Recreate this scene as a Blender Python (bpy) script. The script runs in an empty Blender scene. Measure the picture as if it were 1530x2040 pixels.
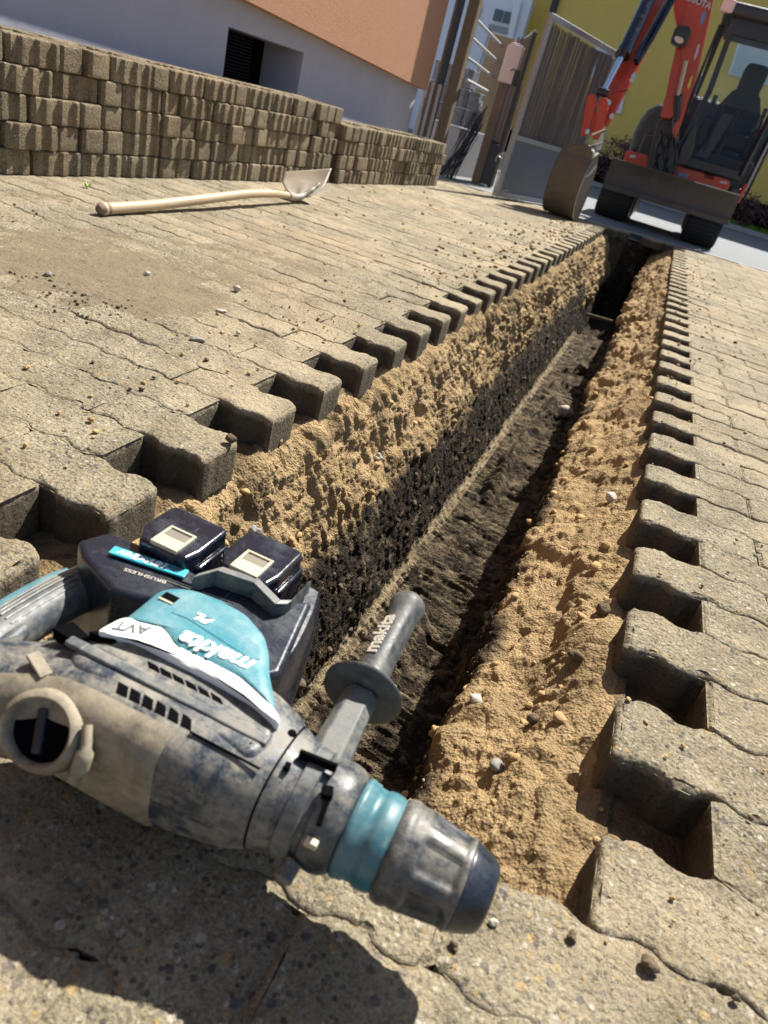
import bpy, bmesh, math, random
import numpy as np
from mathutils import Vector, Matrix
R = math.radians
random.seed(7); np.random.seed(7)
scn = bpy.context.scene
COL = scn.collection

# ------------------------------------------------------------------ camera
F_PX, W_PX, H_PX, CAM_H = 1414.0, 1530.0, 2040.0, 0.5625
def _cam_axes(roll=16.5, vp=(1358.0, 367.0)):
    r = R(roll); u = np.array([math.sin(r), math.cos(r)])
    v = np.array([vp[0]-W_PX/2, -(vp[1]-H_PX/2)])
    hd = float(v@u)
    up = np.array([u[0]*F_PX, u[1]*F_PX, hd]); up /= np.linalg.norm(up)
    y = np.array([v[0], v[1], -F_PX]); y -= up*(y@up); y /= np.linalg.norm(y)
    return np.cross(y, up), y, up
XA, YA, UA = _cam_axes()
cam_d = bpy.data.cameras.new('camera'); cam = bpy.data.objects.new('camera', cam_d); COL.objects.link(cam)
m = Matrix.Identity(4)
for i in range(3):
    m[0][i] = XA[i]; m[1][i] = YA[i]; m[2][i] = UA[i]
m[2][3] = CAM_H
cam.matrix_world = m
cam_d.sensor_fit = 'VERTICAL'; cam_d.sensor_height = 36.0; cam_d.sensor_width = 27.0
cam_d.lens = F_PX/H_PX*36.0
cam_d.clip_start = 0.02; cam_d.clip_end = 300
cam_d.dof.use_dof = True; cam_d.dof.focus_distance = 1.15; cam_d.dof.aperture_fstop = 7.5
scn.camera = cam
def at(u, v, X=None, Y=None, Z=None):
    """world point where the view ray of photo pixel (u, v) meets a plane"""
    d = np.array([u-W_PX/2, -(v-H_PX/2), -F_PX]); w = np.array([d@XA, d@YA, d@UA])
    t = X/w[0] if X is not None else (Y/w[1] if Y is not None else (Z-CAM_H)/w[2])
    return Vector((w[0]*t, w[1]*t, CAM_H+w[2]*t))

# ------------------------------------------------------------------ light
SUN_AZ, SUN_EL = R(14.5), R(50.0)
w = bpy.data.worlds.new("World"); scn.world = w; w.use_nodes = True
nt = w.node_tree; bg = nt.nodes['Background']
sky = nt.nodes.new('ShaderNodeTexSky'); sky.sky_type = 'NISHITA'; sky.sun_disc = False
sky.sun_elevation = SUN_EL; sky.sun_rotation = SUN_AZ; sky.air_density = 1.0; sky.dust_density = 1.0
nt.links.new(sky.outputs[0], bg.inputs[0]); bg.inputs[1].default_value = 0.062
sd = bpy.data.lights.new('sun', 'SUN'); sd.energy = 5.0; sd.angle = R(0.5); sd.color = (1.0, .945, .85)
sun = bpy.data.objects.new('sun', sd); COL.objects.link(sun)
SV = Vector((math.cos(SUN_EL)*math.sin(SUN_AZ), math.cos(SUN_EL)*math.cos(SUN_AZ), math.sin(SUN_EL)))
sun.rotation_euler = SV.to_track_quat('Z', 'Y').to_euler()
sun.location = SV*30
scn.view_settings.view_transform = 'Standard'; scn.view_settings.look = 'None'
scn.view_settings.exposure = 1.08; scn.view_settings.gamma = 1.0
scn.render.engine = 'CYCLES'

# ------------------------------------------------------------------ noise (numpy)
def _hash(ix, iy, iz, s=0):
    h = (ix.astype(np.int64)*374761393 + iy.astype(np.int64)*668265263 + iz.astype(np.int64)*2147483647 + s*1274126177) & 0xffffffff
    h = ((h ^ (h >> 13))*1274126177) & 0xffffffff
    h = ((h ^ (h >> 15))*2246822519) & 0xffffffff
    return ((h ^ (h >> 16)) & 0xffffff)/float(0xffffff)
def vnoise(p, s=0):
    i = np.floor(p).astype(np.int64); f = p-i; u = f*f*f*(f*(f*6-15)+10)
    r = 0
    for a in (0, 1):
        wx = u[:, 0] if a else 1-u[:, 0]
        for b in (0, 1):
            wy = u[:, 1] if b else 1-u[:, 1]
            for c in (0, 1):
                wz = u[:, 2] if c else 1-u[:, 2]
                r = r + wx*wy*wz*_hash(i[:, 0]+a, i[:, 1]+b, i[:, 2]+c, s)
    return r*2-1
def fbm(p, o=4, s=0, g=.5):
    r = 0; a = 1; t = 0
    for k in range(o):
        r = r+a*vnoise(p*(2.03**k)+k*17.3, s+k); t += a; a *= g
    return r/t
def billow(p, o=3, s=0):
    r = 0; a = 1; t = 0
    for k in range(o):
        r = r+a*(3*np.abs(vnoise(p*(2.1**k)+k*9.7, s+k))-1); t += a; a *= .5
    return r/t
def worley(p, s=0):
    i = np.floor(p).astype(np.int64); f = p-i; best = np.full(len(p), 9.0)
    for a in (-1, 0, 1):
        for b in (-1, 0, 1):
            for c in (-1, 0, 1):
                jx, jy, jz = i[:, 0]+a, i[:, 1]+b, i[:, 2]+c
                dx = a+_hash(jx, jy, jz, s)-f[:, 0]; dy = b+_hash(jx, jy, jz, s+1)-f[:, 1]; dz = c+_hash(jx, jy, jz, s+2)-f[:, 2]
                best = np.minimum(best, dx*dx+dy*dy+dz*dz)
    return np.sqrt(best)
def sstep(a, b, x):
    t = np.clip((x-a)/(b-a), 0, 1); return t*t*(3-2*t)

# ------------------------------------------------------------------ materials
MATS = {}
class N:
    def __init__(s, name):
        s.m = bpy.data.materials.new(name); s.m.use_nodes = True; s.t = s.m.node_tree
        s.b = s.t.nodes['Principled BSDF']; s.tc = s.t.nodes.new('ShaderNodeTexCoord'); s.co = s.tc.outputs['Object']
    def n(s, typ, **k):
        x = s.t.nodes.new('ShaderNode'+typ)
        for a, v in k.items(): setattr(x, a, v)
        return x
    def l(s, a, b): s.t.links.new(a, b)
    def noise(s, scale, det=4, rough=.55, co=None, dist=0):
        x = s.n('TexNoise'); x.inputs['Scale'].default_value = scale; x.inputs['Detail'].default_value = det
        x.inputs['Roughness'].default_value = rough; x.inputs['Distortion'].default_value = dist; s.l(co or s.co, x.inputs['Vector']); return x.outputs['Fac']
    def vor(s, scale, feat='F1', out='Distance', co=None):
        x = s.n('TexVoronoi', feature=feat); x.inputs['Scale'].default_value = scale; s.l(co or s.co, x.inputs['Vector']); return x.outputs[out]
    def ramp(s, fac, stops, interp='LINEAR'):
        x = s.n('ValToRGB'); x.color_ramp.interpolation = interp; e = x.color_ramp.elements
        while len(e) < len(stops): e.new(.5)
        for q, (p, c) in zip(e, stops):
            q.position = p; q.color = (c if isinstance(c, tuple) else (c, c, c))+(1,) if not (isinstance(c, tuple) and len(c) == 4) else c
        s.l(fac, x.inputs[0]); return x.outputs[0]
    def mix(s, fac, a, b, typ='MIX'):
        x = s.n('MixRGB', blend_type=typ)
        for i, v in ((0, fac), (1, a), (2, b)):
            if hasattr(v, 'is_linked') or isinstance(v, bpy.types.NodeSocket): s.l(v, x.inputs[i])
            else: x.inputs[i].default_value = v if i == 0 else (tuple(v)+(1,) if len(v) == 3 else v)
        return x.outputs[0]
    def math(s, op, a, b=0.0, c=None):
        x = s.n('Math', operation=op)
        for i, v in enumerate((a, b) if c is None else (a, b, c)):
            if isinstance(v, bpy.types.NodeSocket): s.l(v, x.inputs[i])
            else: x.inputs[i].default_value = v
        return x.outputs[0]
    def mapping(s, scale=(1, 1, 1), rot=(0, 0, 0), co=None):
        x = s.n('Mapping'); x.inputs['Scale'].default_value = scale; x.inputs['Rotation'].default_value = rot; s.l(co or s.co, x.inputs[0]); return x.outputs[0]
    def bump(s, h, dist, strength=1.0, prev=None):
        x = s.n('Bump'); x.inputs['Distance'].default_value = dist; x.inputs['Strength'].default_value = strength
        s.l(h, x.inputs['Height'])
        if prev is not None: s.l(prev, x.inputs['Normal'])
        return x.outputs[0]
    def done(s, col=None, rough=.8, nrm=None, metal=0, spec=.5, **k):
        if col is not None:
            if isinstance(col, bpy.types.NodeSocket): s.l(col, s.b.inputs['Base Color'])
            else: s.b.inputs['Base Color'].default_value = tuple(col)+(1,)
        if isinstance(rough, bpy.types.NodeSocket): s.l(rough, s.b.inputs['Roughness'])
        else: s.b.inputs['Roughness'].default_value = rough
        s.b.inputs['Metallic'].default_value = metal; s.b.inputs['Specular IOR Level'].default_value = spec
        if nrm is not None: s.l(nrm, s.b.inputs['Normal'])
        for a, v in k.items(): s.b.inputs[a].default_value = v
        return s.m
def mat_concrete(name, sandy=.35, dark=1.0, stain_shade=False, tint=(1, 1, 1)):
    q = N(name)
    geo = q.n('NewGeometry'); co = geo.outputs['Position']
    base = q.ramp(q.noise(9, 5, .6, co), [(.3, (.29*dark, .25*dark, .168*dark)), (.7, (.50*dark, .45*dark, .325*dark))])
    cell = q.vor(150, 'F1', 'Color', co); cd = q.vor(150, 'F1', 'Distance', co)
    sep = q.n('SeparateColor'); q.l(cell, sep.inputs[0])
    agg = q.ramp(sep.outputs[0], [(0, (.05, .05, .06)), (.25, (.17, .16, .16)), (.45, (.30, .28, .24)), (.62, (.50, .34, .12)), (.75, (.62, .56, .46)), (.95, (.75, .72, .66))], 'CONSTANT')
    am = q.math('MULTIPLY', q.math('LESS_THAN', cd, .36), q.math('GREATER_THAN', sep.outputs[1], .25))
    col = q.mix(q.math('MULTIPLY', am, .68), base, agg)
    cell2 = q.vor(75, 'F1', 'Color', co); cd2 = q.vor(75, 'F1', 'Distance', co); s2 = q.n('SeparateColor'); q.l(cell2, s2.inputs[0])
    agg2 = q.ramp(s2.outputs[0], [(0, (.12, .12, .14)), (.4, (.36, .32, .26)), (.65, (.6, .42, .18)), (.8, (.7, .65, .56))], 'CONSTANT')
    am2 = q.math('MULTIPLY', q.math('LESS_THAN', cd2, .30), q.math('GREATER_THAN', s2.outputs[1], .58))
    col = q.mix(q.math('MULTIPLY', am2, .8), col, agg2)
    c3 = q.vor(330, 'F1', 'Color', co); s3 = q.n('SeparateColor'); q.l(c3, s3.inputs[0])
    col = q.mix(.8, col, q.ramp(s3.outputs[0], [(0, .55), (.5, .9), (.85, 1.0), (1, 1.0)]), 'MULTIPLY')
    # fine grain
    col = q.mix(.55, col, q.ramp(q.noise(420, 3, .7, co), [(.3, .30), (.7, 1.0)]), 'MULTIPLY')
    col = q.mix(q.ramp(q.noise(1.3, 4, .6, co), [(.50, 0.0), (.66, .5)]), col, (.27, .20, .125))
    # blown-in sand and wet dirt
    sm = q.ramp(q.noise(2.2, 6, .62, co), [(.46, 0.0), (.62, 1.0)])
    sandc = q.mix(q.noise(300, 2, .6, co), (.38, .31, .20), (.60, .50, .35))
    col = q.mix(q.math('MULTIPLY', sm, sandy), col, sandc)
    dm = q.ramp(q.noise(5.5, 5, .65, co), [(.56, 0.0), (.70, 1.0)])
    col = q.mix(q.math('MULTIPLY', dm, .45), col, (.085, .065, .045))
    if tint != (1, 1, 1): col = q.mix(1.0, col, tint, 'MULTIPLY')
    if stain_shade:  # soil stain on stone sides, deepened to paint in the shade of the gaps
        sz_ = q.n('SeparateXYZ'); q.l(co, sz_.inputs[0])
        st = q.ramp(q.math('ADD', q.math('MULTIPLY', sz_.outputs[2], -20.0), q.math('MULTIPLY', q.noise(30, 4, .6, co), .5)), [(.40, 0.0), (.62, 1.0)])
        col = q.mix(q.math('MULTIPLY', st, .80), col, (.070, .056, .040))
    h = q.math('ADD', q.math('MULTIPLY', q.noise(260, 4, .7, co), .9), q.math('ADD', q.math('MULTIPLY', cd, -.6), q.math('MULTIPLY', am2, .35)))
    nb = q.bump(h, .0048, 1.0); nb = q.bump(q.noise(75, 5, .7, co), .009, .85, nb); nb = q.bump(q.noise(24, 3, .6, co), .006, .6, nb)
    return q.done(col, .92, nb, spec=.25)
def mat_soil():
    q = N('sand_and_soil'); geo = q.n('NewGeometry'); co = geo.outputs['Position']
    sx = q.n('SeparateXYZ'); q.l(co, sx.inputs[0])
    at_ = q.n('Attribute'); at_.attribute_name = 'layer'
    k = at_.outputs['Fac']
    grain = q.noise(520, 3, .75, co)
    sand = q.mix(q.noise(14, 6, .65, co), (.40, .265, .125), (.66, .485, .265))
    sand = q.mix(.6, sand, q.ramp(grain, [(.25, .42), (.72, 1.0)]), 'MULTIPLY')
    sand = q.mix(q.ramp(q.noise(30, 4, .6, co), [(.60, 0.0), (.72, 1.0)]), sand, (.24, .165, .09))
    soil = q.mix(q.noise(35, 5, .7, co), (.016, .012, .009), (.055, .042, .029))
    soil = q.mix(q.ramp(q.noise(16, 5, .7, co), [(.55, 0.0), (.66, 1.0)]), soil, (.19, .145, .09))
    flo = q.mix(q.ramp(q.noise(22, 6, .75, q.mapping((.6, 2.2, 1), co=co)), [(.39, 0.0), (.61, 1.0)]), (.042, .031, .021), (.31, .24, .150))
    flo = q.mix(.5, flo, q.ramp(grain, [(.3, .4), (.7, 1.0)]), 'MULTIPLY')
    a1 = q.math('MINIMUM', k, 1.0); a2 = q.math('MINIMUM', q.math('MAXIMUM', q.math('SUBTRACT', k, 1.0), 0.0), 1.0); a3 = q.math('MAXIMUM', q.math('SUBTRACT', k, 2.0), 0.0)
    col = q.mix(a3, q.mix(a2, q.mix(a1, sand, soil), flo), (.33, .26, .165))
    nb = q.bump(q.noise(330, 4, .75, co), .005, 1.0); nb = q.bump(q.vor(210, 'F1', 'Distance', co), .0045, -1.0 if False else 1.0, nb); nb = q.bump(q.noise(70, 4, .6, co), .007, .6, nb)
    return q.done(col, .95, nb, spec=.15)
def mat_dusty(name, base, dust=(.30, .265, .20), amt=(.45, .7), rough=.5, scale=14, topo=.5, bumpd=.0004, spec=.5, base2=None, speck=True):
    q = N(name); geo = q.n('NewGeometry'); co = geo.outputs['Position']
    n1 = q.noise(scale, 7, .68, co, .6); n2 = q.noise(scale*6, 4, .6, co)
    n3 = q.noise(scale*5, 5, .7, q.mapping((.22, 1, 1), (0, 0, .12), co)); n4 = q.noise(scale*22, 3, .7, co)
    nm = q.math('ADD', q.math('ADD', q.math('MULTIPLY', n1, .52), q.math('MULTIPLY', n2, .16)), q.math('ADD', q.math('MULTIPLY', n3, .18), q.math('MULTIPLY', n4, .14)))
    m_ = q.ramp(nm, [(amt[0], 0.0), (amt[1], 1.0)])
    b0 = q.mix(q.noise(scale*1.7, 4, .5, co), base, base2 or tuple(c*1.35 for c in base))
    col = q.mix(q.math('MULTIPLY', m_, topo), b0, dust)
    if speck:
        scr = q.ramp(q.noise(60, 3, .7, q.mapping((1, .18, 1), (0, 0, .6), co)), [(.62, 0.0), (.70, 1.0)])
        col = q.mix(q.math('MULTIPLY', scr, .35), col, tuple(min(1, c*1.3) for c in dust))
    ro = q.math('ADD', q.math('MULTIPLY', m_, .35), rough)
    nb = q.bump(n2, bumpd, .8)
    return q.done(col, ro, nb, spec=spec)
def mat_plain(name, c, rough=.6, metal=0, var=.15, scale=20, bumpd=0, spec=.5, **k):
    q = N(name); geo = q.n('NewGeometry'); co = geo.outputs['Position']
    col = q.mix(q.noise(scale, 5, .6, co), tuple(x*(1-var) for x in c), tuple(min(1, x*(1+var)) for x in c))
    nb = q.bump(q.noise(scale*3, 5, .6, co), bumpd) if bumpd else None
    return q.done(col, rough, nb, metal, spec, **k)
def M(k):
    return MATS[k]
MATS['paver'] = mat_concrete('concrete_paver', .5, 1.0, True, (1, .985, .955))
MATS['stackpaver'] = mat_concrete('stacked_concrete', .3, .72, False, (1, .92, .84))
MATS['soil'] = mat_soil()
q = N('trodden_dirt'); geo = q.n('NewGeometry'); co = geo.outputs['Position']
cc_ = q.mix(q.noise(9, 6, .7, co), (.20, .158, .102), (.44, .37, .25)); cc_ = q.mix(.75, cc_, q.ramp(q.noise(380, 3, .75, co), [(.3, .38), (.68, 1.0)]), 'MULTIPLY')
cc_ = q.mix(q.ramp(q.noise(22, 5, .7, co), [(.58, 0.0), (.66, .6)]), cc_, (.10, .078, .052))
nb = q.bump(q.noise(300, 4, .75, co), .005, 1.0); nb = q.bump(q.noise(60, 5, .7, co), .010, .9, nb); MATS['dirt'] = q.done(cc_, .95, nb, spec=.15)
MATS['sand'] = mat_plain('loose_sand', (.48, .33, .16), .95, var=.3, scale=160, bumpd=.003, spec=.15)
MATS['clod'] = mat_plain('soil_clod', (.13, .10, .065), .95, var=.5, scale=60, bumpd=.004, spec=.15)
MATS['pebble'] = mat_plain('pebble', (.42, .38, .31), .8, var=.3, scale=60, bumpd=.0006)
MATS['pebble2'] = mat_plain('pebble_tan', (.50, .33, .16), .8, var=.3, scale=60)
MATS['pebble3'] = mat_plain('pebble_grey', (.22, .205, .18), .8, var=.3, scale=60)
MATS['asphalt'] = mat_plain('asphalt', (.175, .19, .205), .85, var=.3, scale=120, bumpd=.006)
MATS['kerb'] = mat_plain('kerb', (.34, .34, .34), .85, var=.2, scale=30, bumpd=.003)
MATS['gutter'] = mat_plain('gutter', (.07, .075, .08), .85, var=.2)
MATS['grass'] = mat_plain('grass', (.22, .40, .03), .6, var=.5, scale=20, bumpd=.03)
MATS['rubber'] = mat_dusty('dusty_rubber', (.020, .030, .044), (.27, .25, .20), (.455, .575), .38, topo=.85, scale=17)
MATS['rubberD'] = mat_dusty('dark_grip_rubber', (.022, .028, .035), (.20, .19, .155), (.44, .62), .45, topo=.55, scale=20)
MATS['rubberL'] = mat_dusty('worn_grey_rubber', (.045, .056, .066), (.26, .245, .20), (.44, .60), .45, topo=.75, scale=24)
MATS['beige'] = mat_dusty('dust_caked_plastic', (.095, .082, .060), (.33, .285, .20), (.41, .57), .42, topo=.85, scale=22)
MATS['metalgrey'] = mat_dusty('dusty_cast_metal', (.026, .033, .043), (.25, .23, .18), (.45, .60), .34, topo=.75, scale=24)
MATS['black'] = mat_dusty('black_plastic', (.007, .011, .020), (.12, .135, .15), (.46, .74), .26, topo=.5, spec=.5)
MATS['blackgloss'] = mat_dusty('gloss_black_plastic', (.005, .008, .017), (.12, .145, .18), (.50, .76), .17, topo=.5, spec=.55)
MATS['teal'] = mat_dusty('teal_plastic', (.030, .175, .225), (.25, .33, .335), (.42, .66), .34, topo=.65, base2=(.045, .225, .28))
MATS['tealband'] = mat_dusty('teal_band', (.010, .105, .140), (.26, .31, .30), (.40, .68), .32, topo=.6)
MATS['white'] = mat_dusty('white_plastic', (.74, .76, .74), (.50, .48, .42), (.5, .75), .4, topo=.4)
MATS['textwhite'] = mat_plain('white_print', (.85, .87, .87), .5, var=.03)
MATS['textgrey'] = mat_plain('grey_print', (.52, .48, .41), .6, var=.1)
MATS['textdark'] = mat_plain('dark_print', (.10, .11, .12), .5, var=.05)
MATS['cream'] = mat_plain('cream_plastic', (.46, .43, .31), .5, var=.08)
MATS['creamdark'] = mat_plain('cream_recess', (.17, .155, .12), .6, var=.1)
MATS['slot'] = mat_plain('slot_dark', (.004, .004, .005), 1.0, spec=.02)  # matt black: paints the shade of slots and hollows, and plain black parts
MATS['strip'] = mat_plain('teal_label', (.05, .42, .52), .4, var=.06)

# ------------------------------------------------------------------ mesh helpers
ORG = {}
def tag(o, label=None, cat=None, group=None, kind=None):
    if label: o['label'] = label
    if cat: o['category'] = cat
    if group: o['group'] = group
    if kind: o['kind'] = kind
    return o
def empty(name, loc, label=None, cat=None, group=None):
    o = bpy.data.objects.new(name, None); COL.objects.link(o); o.location = loc; o.empty_display_size = .1
    ORG[o] = Vector(loc); return tag(o, label, cat, group)
def mkobj(name, V, Fc, mat, parent=None, smooth=False, ang=40, bev=0, seg=2, mats=None, fm=None, sub=0):
    org = ORG[parent] if parent is not None else Vector((0, 0, 0))
    me = bpy.data.meshes.new(name)
    V = np.asarray([tuple(v) for v in V], float) if not isinstance(V, np.ndarray) else V
    V = V-np.array(org)
    me.from_pydata(V.tolist(), [], Fc if isinstance(Fc, list) else Fc.tolist()); me.update()
    bm = bmesh.new(); bm.from_mesh(me); bmesh.ops.recalc_face_normals(bm, faces=bm.faces); bm.to_mesh(me); bm.free()
    o = bpy.data.objects.new(name, me); COL.objects.link(o)
    if parent is not None:
        o.parent = parent; ORG[o] = org
    else: ORG[o] = Vector((0, 0, 0))
    for x in (mats or [mat]): me.materials.append(M(x) if isinstance(x, str) else x)
    if fm is not None: me.polygons.foreach_set('material_index', fm)
    if smooth:
        me.polygons.foreach_set('use_smooth', [True]*len(me.polygons))
        if ang < 180: me.set_sharp_from_angle(angle=R(ang))
    if sub:
        s_ = o.modifiers.new('s', 'SUBSURF'); s_.levels = sub; s_.render_levels = sub
    if bev:
        b = o.modifiers.new('b', 'BEVEL'); b.width = bev; b.segments = seg; b.limit_method = 'ANGLE'; b.angle_limit = R(35)
        b.harden_normals = True; me.polygons.foreach_set('use_smooth', [True]*len(me.polygons))
    return o
def settle(o, loc=None):
    """move a one-mesh thing's origin to its base, keeping its place"""
    V = [v.co for v in o.data.vertices]
    if loc is None:
        loc = Vector((sum(v.x for v in V)/len(V), sum(v.y for v in V)/len(V), min(v.z for v in V)))
    o.data.transform(Matrix.Translation(-loc)); o.location = loc; ORG[o] = Vector(loc); return o
class MB:
    def __init__(s): s.V = []; s.F = []; s.S = []
    def add(s, V, Fc):
        k = len(s.V); s.V += [Vector(v) for v in V]; s.F += [[i+k for i in f] for f in Fc]; return s
    def box(s, c, d, rot=None):
        c = Vector(c); P = []
        for z in (-.5, .5):
            for x, y in ((-.5, -.5), (.5, -.5), (.5, .5), (-.5, .5)):
                v = Vector((x*d[0], y*d[1], z*d[2])); P.append((rot@v if rot else v)+c)
        return s.add(P, [[3, 2, 1, 0], [4, 5, 6, 7], [0, 1, 5, 4], [1, 2, 6, 5], [2, 3, 7, 6], [3, 0, 4, 7]])
    def tube(s, path, rad, n=12, caps=True, flat=1.0, upv=None):
        path = [Vector(p) for p in path]; L = len(path)
        if not isinstance(rad, (list, tuple)): rad = [rad]*L
        rings = []; prev = None
        for i, p in enumerate(path):
            t = (path[min(i+1, L-1)]-path[max(i-1, 0)]).normalized()
            if prev is None:
                a = Vector(upv) if upv else (Vector((0, 0, 1)) if abs(t.z) < .9 else Vector((1, 0, 0)))
                u = (a-t*a.dot(t)).normalized()
            else: u = (prev-t*prev.dot(t)).normalized()
            prev = u; v = t.cross(u)
            rings.append([p+(u*math.cos(2*math.pi*k/n)*flat+v*math.sin(2*math.pi*k/n))*rad[i] for k in range(n)])
        V = [x for r in rings for x in r]; Fc = []
        for i in range(L-1):
            for k in range(n):
                k2 = (k+1) % n; Fc.append([i*n+k, i*n+k2, (i+1)*n+k2, (i+1)*n+k])
        if caps: Fc += [list(range(n))[::-1], [(L-1)*n+k for k in range(n)]]
        return s.add(V, Fc)
    def bar(s, a, b, w, h, upv=(0, 0, 1)):
        a = Vector(a); b = Vector(b); t = (b-a).normalized(); u = Vector(upv); u = (u-t*u.dot(t)).normalized(); v = t.cross(u)
        P = []
        for p in (a, b):
            for x, y in ((-.5, -.5), (.5, -.5), (.5, .5), (-.5, .5)): P.append(p+v*x*w+u*y*h)
        return s.add(P, [[3, 2, 1, 0], [4, 5, 6, 7], [0, 1, 5, 4], [1, 2, 6, 5], [2, 3, 7, 6], [3, 0, 4, 7]])
    def prism(s, poly, vec):
        """poly: 3D points of one side, vec: offset to the other"""
        poly = [Vector(p) for p in poly]; vec = Vector(vec); n = len(poly)
        return s.add(poly+[p+vec for p in poly], [list(range(n))[::-1], list(range(n, 2*n))]+[[k, (k+1) % n, n+(k+1) % n, n+k] for k in range(n)])
    def lathe(s, prof, o, ax, n=48, rf=None):
        """prof: (distance along axis, radius)"""
        o = Vector(o); ax = Vector(ax).normalized(); a = Vector((0, 0, 1)) if abs(ax.z) < .9 else Vector((0, 1, 0))
        u = (a-ax*a.dot(ax)).normalized(); v = ax.cross(u); V = []; Fc = []
        for i, (d, r) in enumerate(prof):
            for k in range(n):
                th = 2*math.pi*k/n; rr = r if rf is None else rf(d, th, r)
                V.append(o+ax*d+(u*math.cos(th)+v*math.sin(th))*rr)
        for i in range(len(prof)-1):
            for k in range(n): Fc.append([i*n+k, i*n+(k+1) % n, (i+1)*n+(k+1) % n, (i+1)*n+k])
        Fc += [list(range(n))[::-1], [(len(prof)-1)*n+k for k in range(n)]]
        return s.add(V, Fc)
    def loft(s, secs, caps=True):
        n = len(secs[0]); V = [p for q in secs for p in q]; Fc = []
        for i in range(len(secs)-1):
            for k in range(n): Fc.append([i*n+k, i*n+(k+1) % n, (i+1)*n+(k+1) % n, (i+1)*n+k])
        if caps: Fc += [list(range(n))[::-1], [(len(secs)-1)*n+k for k in range(n)]]
        return s.add(V, Fc)
    def build(s, name, mat, parent=None, **k):
        return mkobj(name, s.V, s.F, mat, parent, **k)
def textobj(name, s, mat, parent, loc, size, ex, ey, thick=.0006, bold=0, shear=0.0, sx=1.0, offset=0.0):
    """lettering as a mesh: ex, ey are the reading and the up direction in world space"""
    cu = bpy.data.curves.new(name, 'FONT'); cu.body = s; cu.size = size; cu.extrude = thick; cu.align_x = 'CENTER'; cu.align_y = 'CENTER'; cu.shear = shear; cu.offset = offset
    tmp = bpy.data.objects.new('t', cu); COL.objects.link(tmp)
    dg = bpy.context.evaluated_depsgraph_get(); me = bpy.data.meshes.new_from_object(tmp.evaluated_get(dg))
    bpy.data.objects.remove(tmp)
    ex = Vector(ex).normalized(); ey = Vector(ey); ey = (ey-ex*ey.dot(ex)).normalized(); ez = ex.cross(ey)
    mm = Matrix(((ex.x*sx, ey.x, ez.x, 0), (ex.y*sx, ey.y, ez.y, 0), (ex.z*sx, ey.z, ez.z, 0), (0, 0, 0, 1)))
    me.transform(Matrix.Translation(Vector(loc)-ORG[parent])@mm); me.materials.clear(); me.materials.append(M(mat))
    o = bpy.data.objects.new(name, me); COL.objects.link(o); o.parent = parent; ORG[o] = ORG[parent]; return o
def arc(n, a0, a1): return [a0+(a1-a0)*i/(n-1) for i in range(n)]
def catmull(P, n=6):
    P = [Vector(p) for p in P]; Q = [P[0]*2-P[1]]+P+[P[-1]*2-P[-2]]; out = []
    for i in range(1, len(Q)-2):
        a, b, c, d = Q[i-1:i+3]
        for k in range(n):
            t = k/n; out.append(.5*((2*b)+(c-a)*t+(2*a-5*b+4*c-d)*t*t+(3*b-a-3*c+d)*t**3))
    return out+[P[-1]]
# ------------------------------------------------------------------ paving of wavy interlocking stones
LX, LY = 0.2333, 0.1125            # stone length across, course depth
X0, Y0 = 0.178, 0.4525             # a stone corner at the trench's right edge
XL, XR = X0-3*LX, X0               # trench edges at the paving
def wave(x): return .0054*np.tanh(1.6*np.cos(2*math.pi*(x-.222)/(LX/3)))
def y_end(x): return 8.25+.50*(x+.52)
def road_near(x): return 8.63+.42*x if x < .3 else 8.756+.2275*(x-.3)
def stone_outline(x0, L, y0, W, gap, n_long, rnd, use_wave=True):
    """closed outline, counter-clockwise, of one stone"""
    xs = np.linspace(x0+gap, x0+L-gap, n_long)
    cr = .007
    e = np.minimum(1, np.minimum(xs-(x0+gap), (x0+L-gap)-xs)/cr)
    inset = cr*(1-np.sqrt(np.maximum(0, 1-(1-e)**2)))
    wv = wave(xs) if use_wave else 0*xs
    bot = np.stack([xs, y0+gap+wv+inset], 1); top = np.stack([xs, y0+W-gap+wv-inset], 1)[::-1]
    k = max(2, n_long//4)
    def side(a, b): return np.linspace(a, b, k+1)[1:-1]
    P = np.concatenate([bot, side(bot[-1], top[0]), top, side(top[-1], bot[0])])
    return P
def _insnorm(P):
    t = np.roll(P, -1, 0)-np.roll(P, 1, 0); t /= np.linalg.norm(t, axis=1)[:, None]+1e-9
    return np.stack([-t[:, 1], t[:, 0]], 1)
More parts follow.
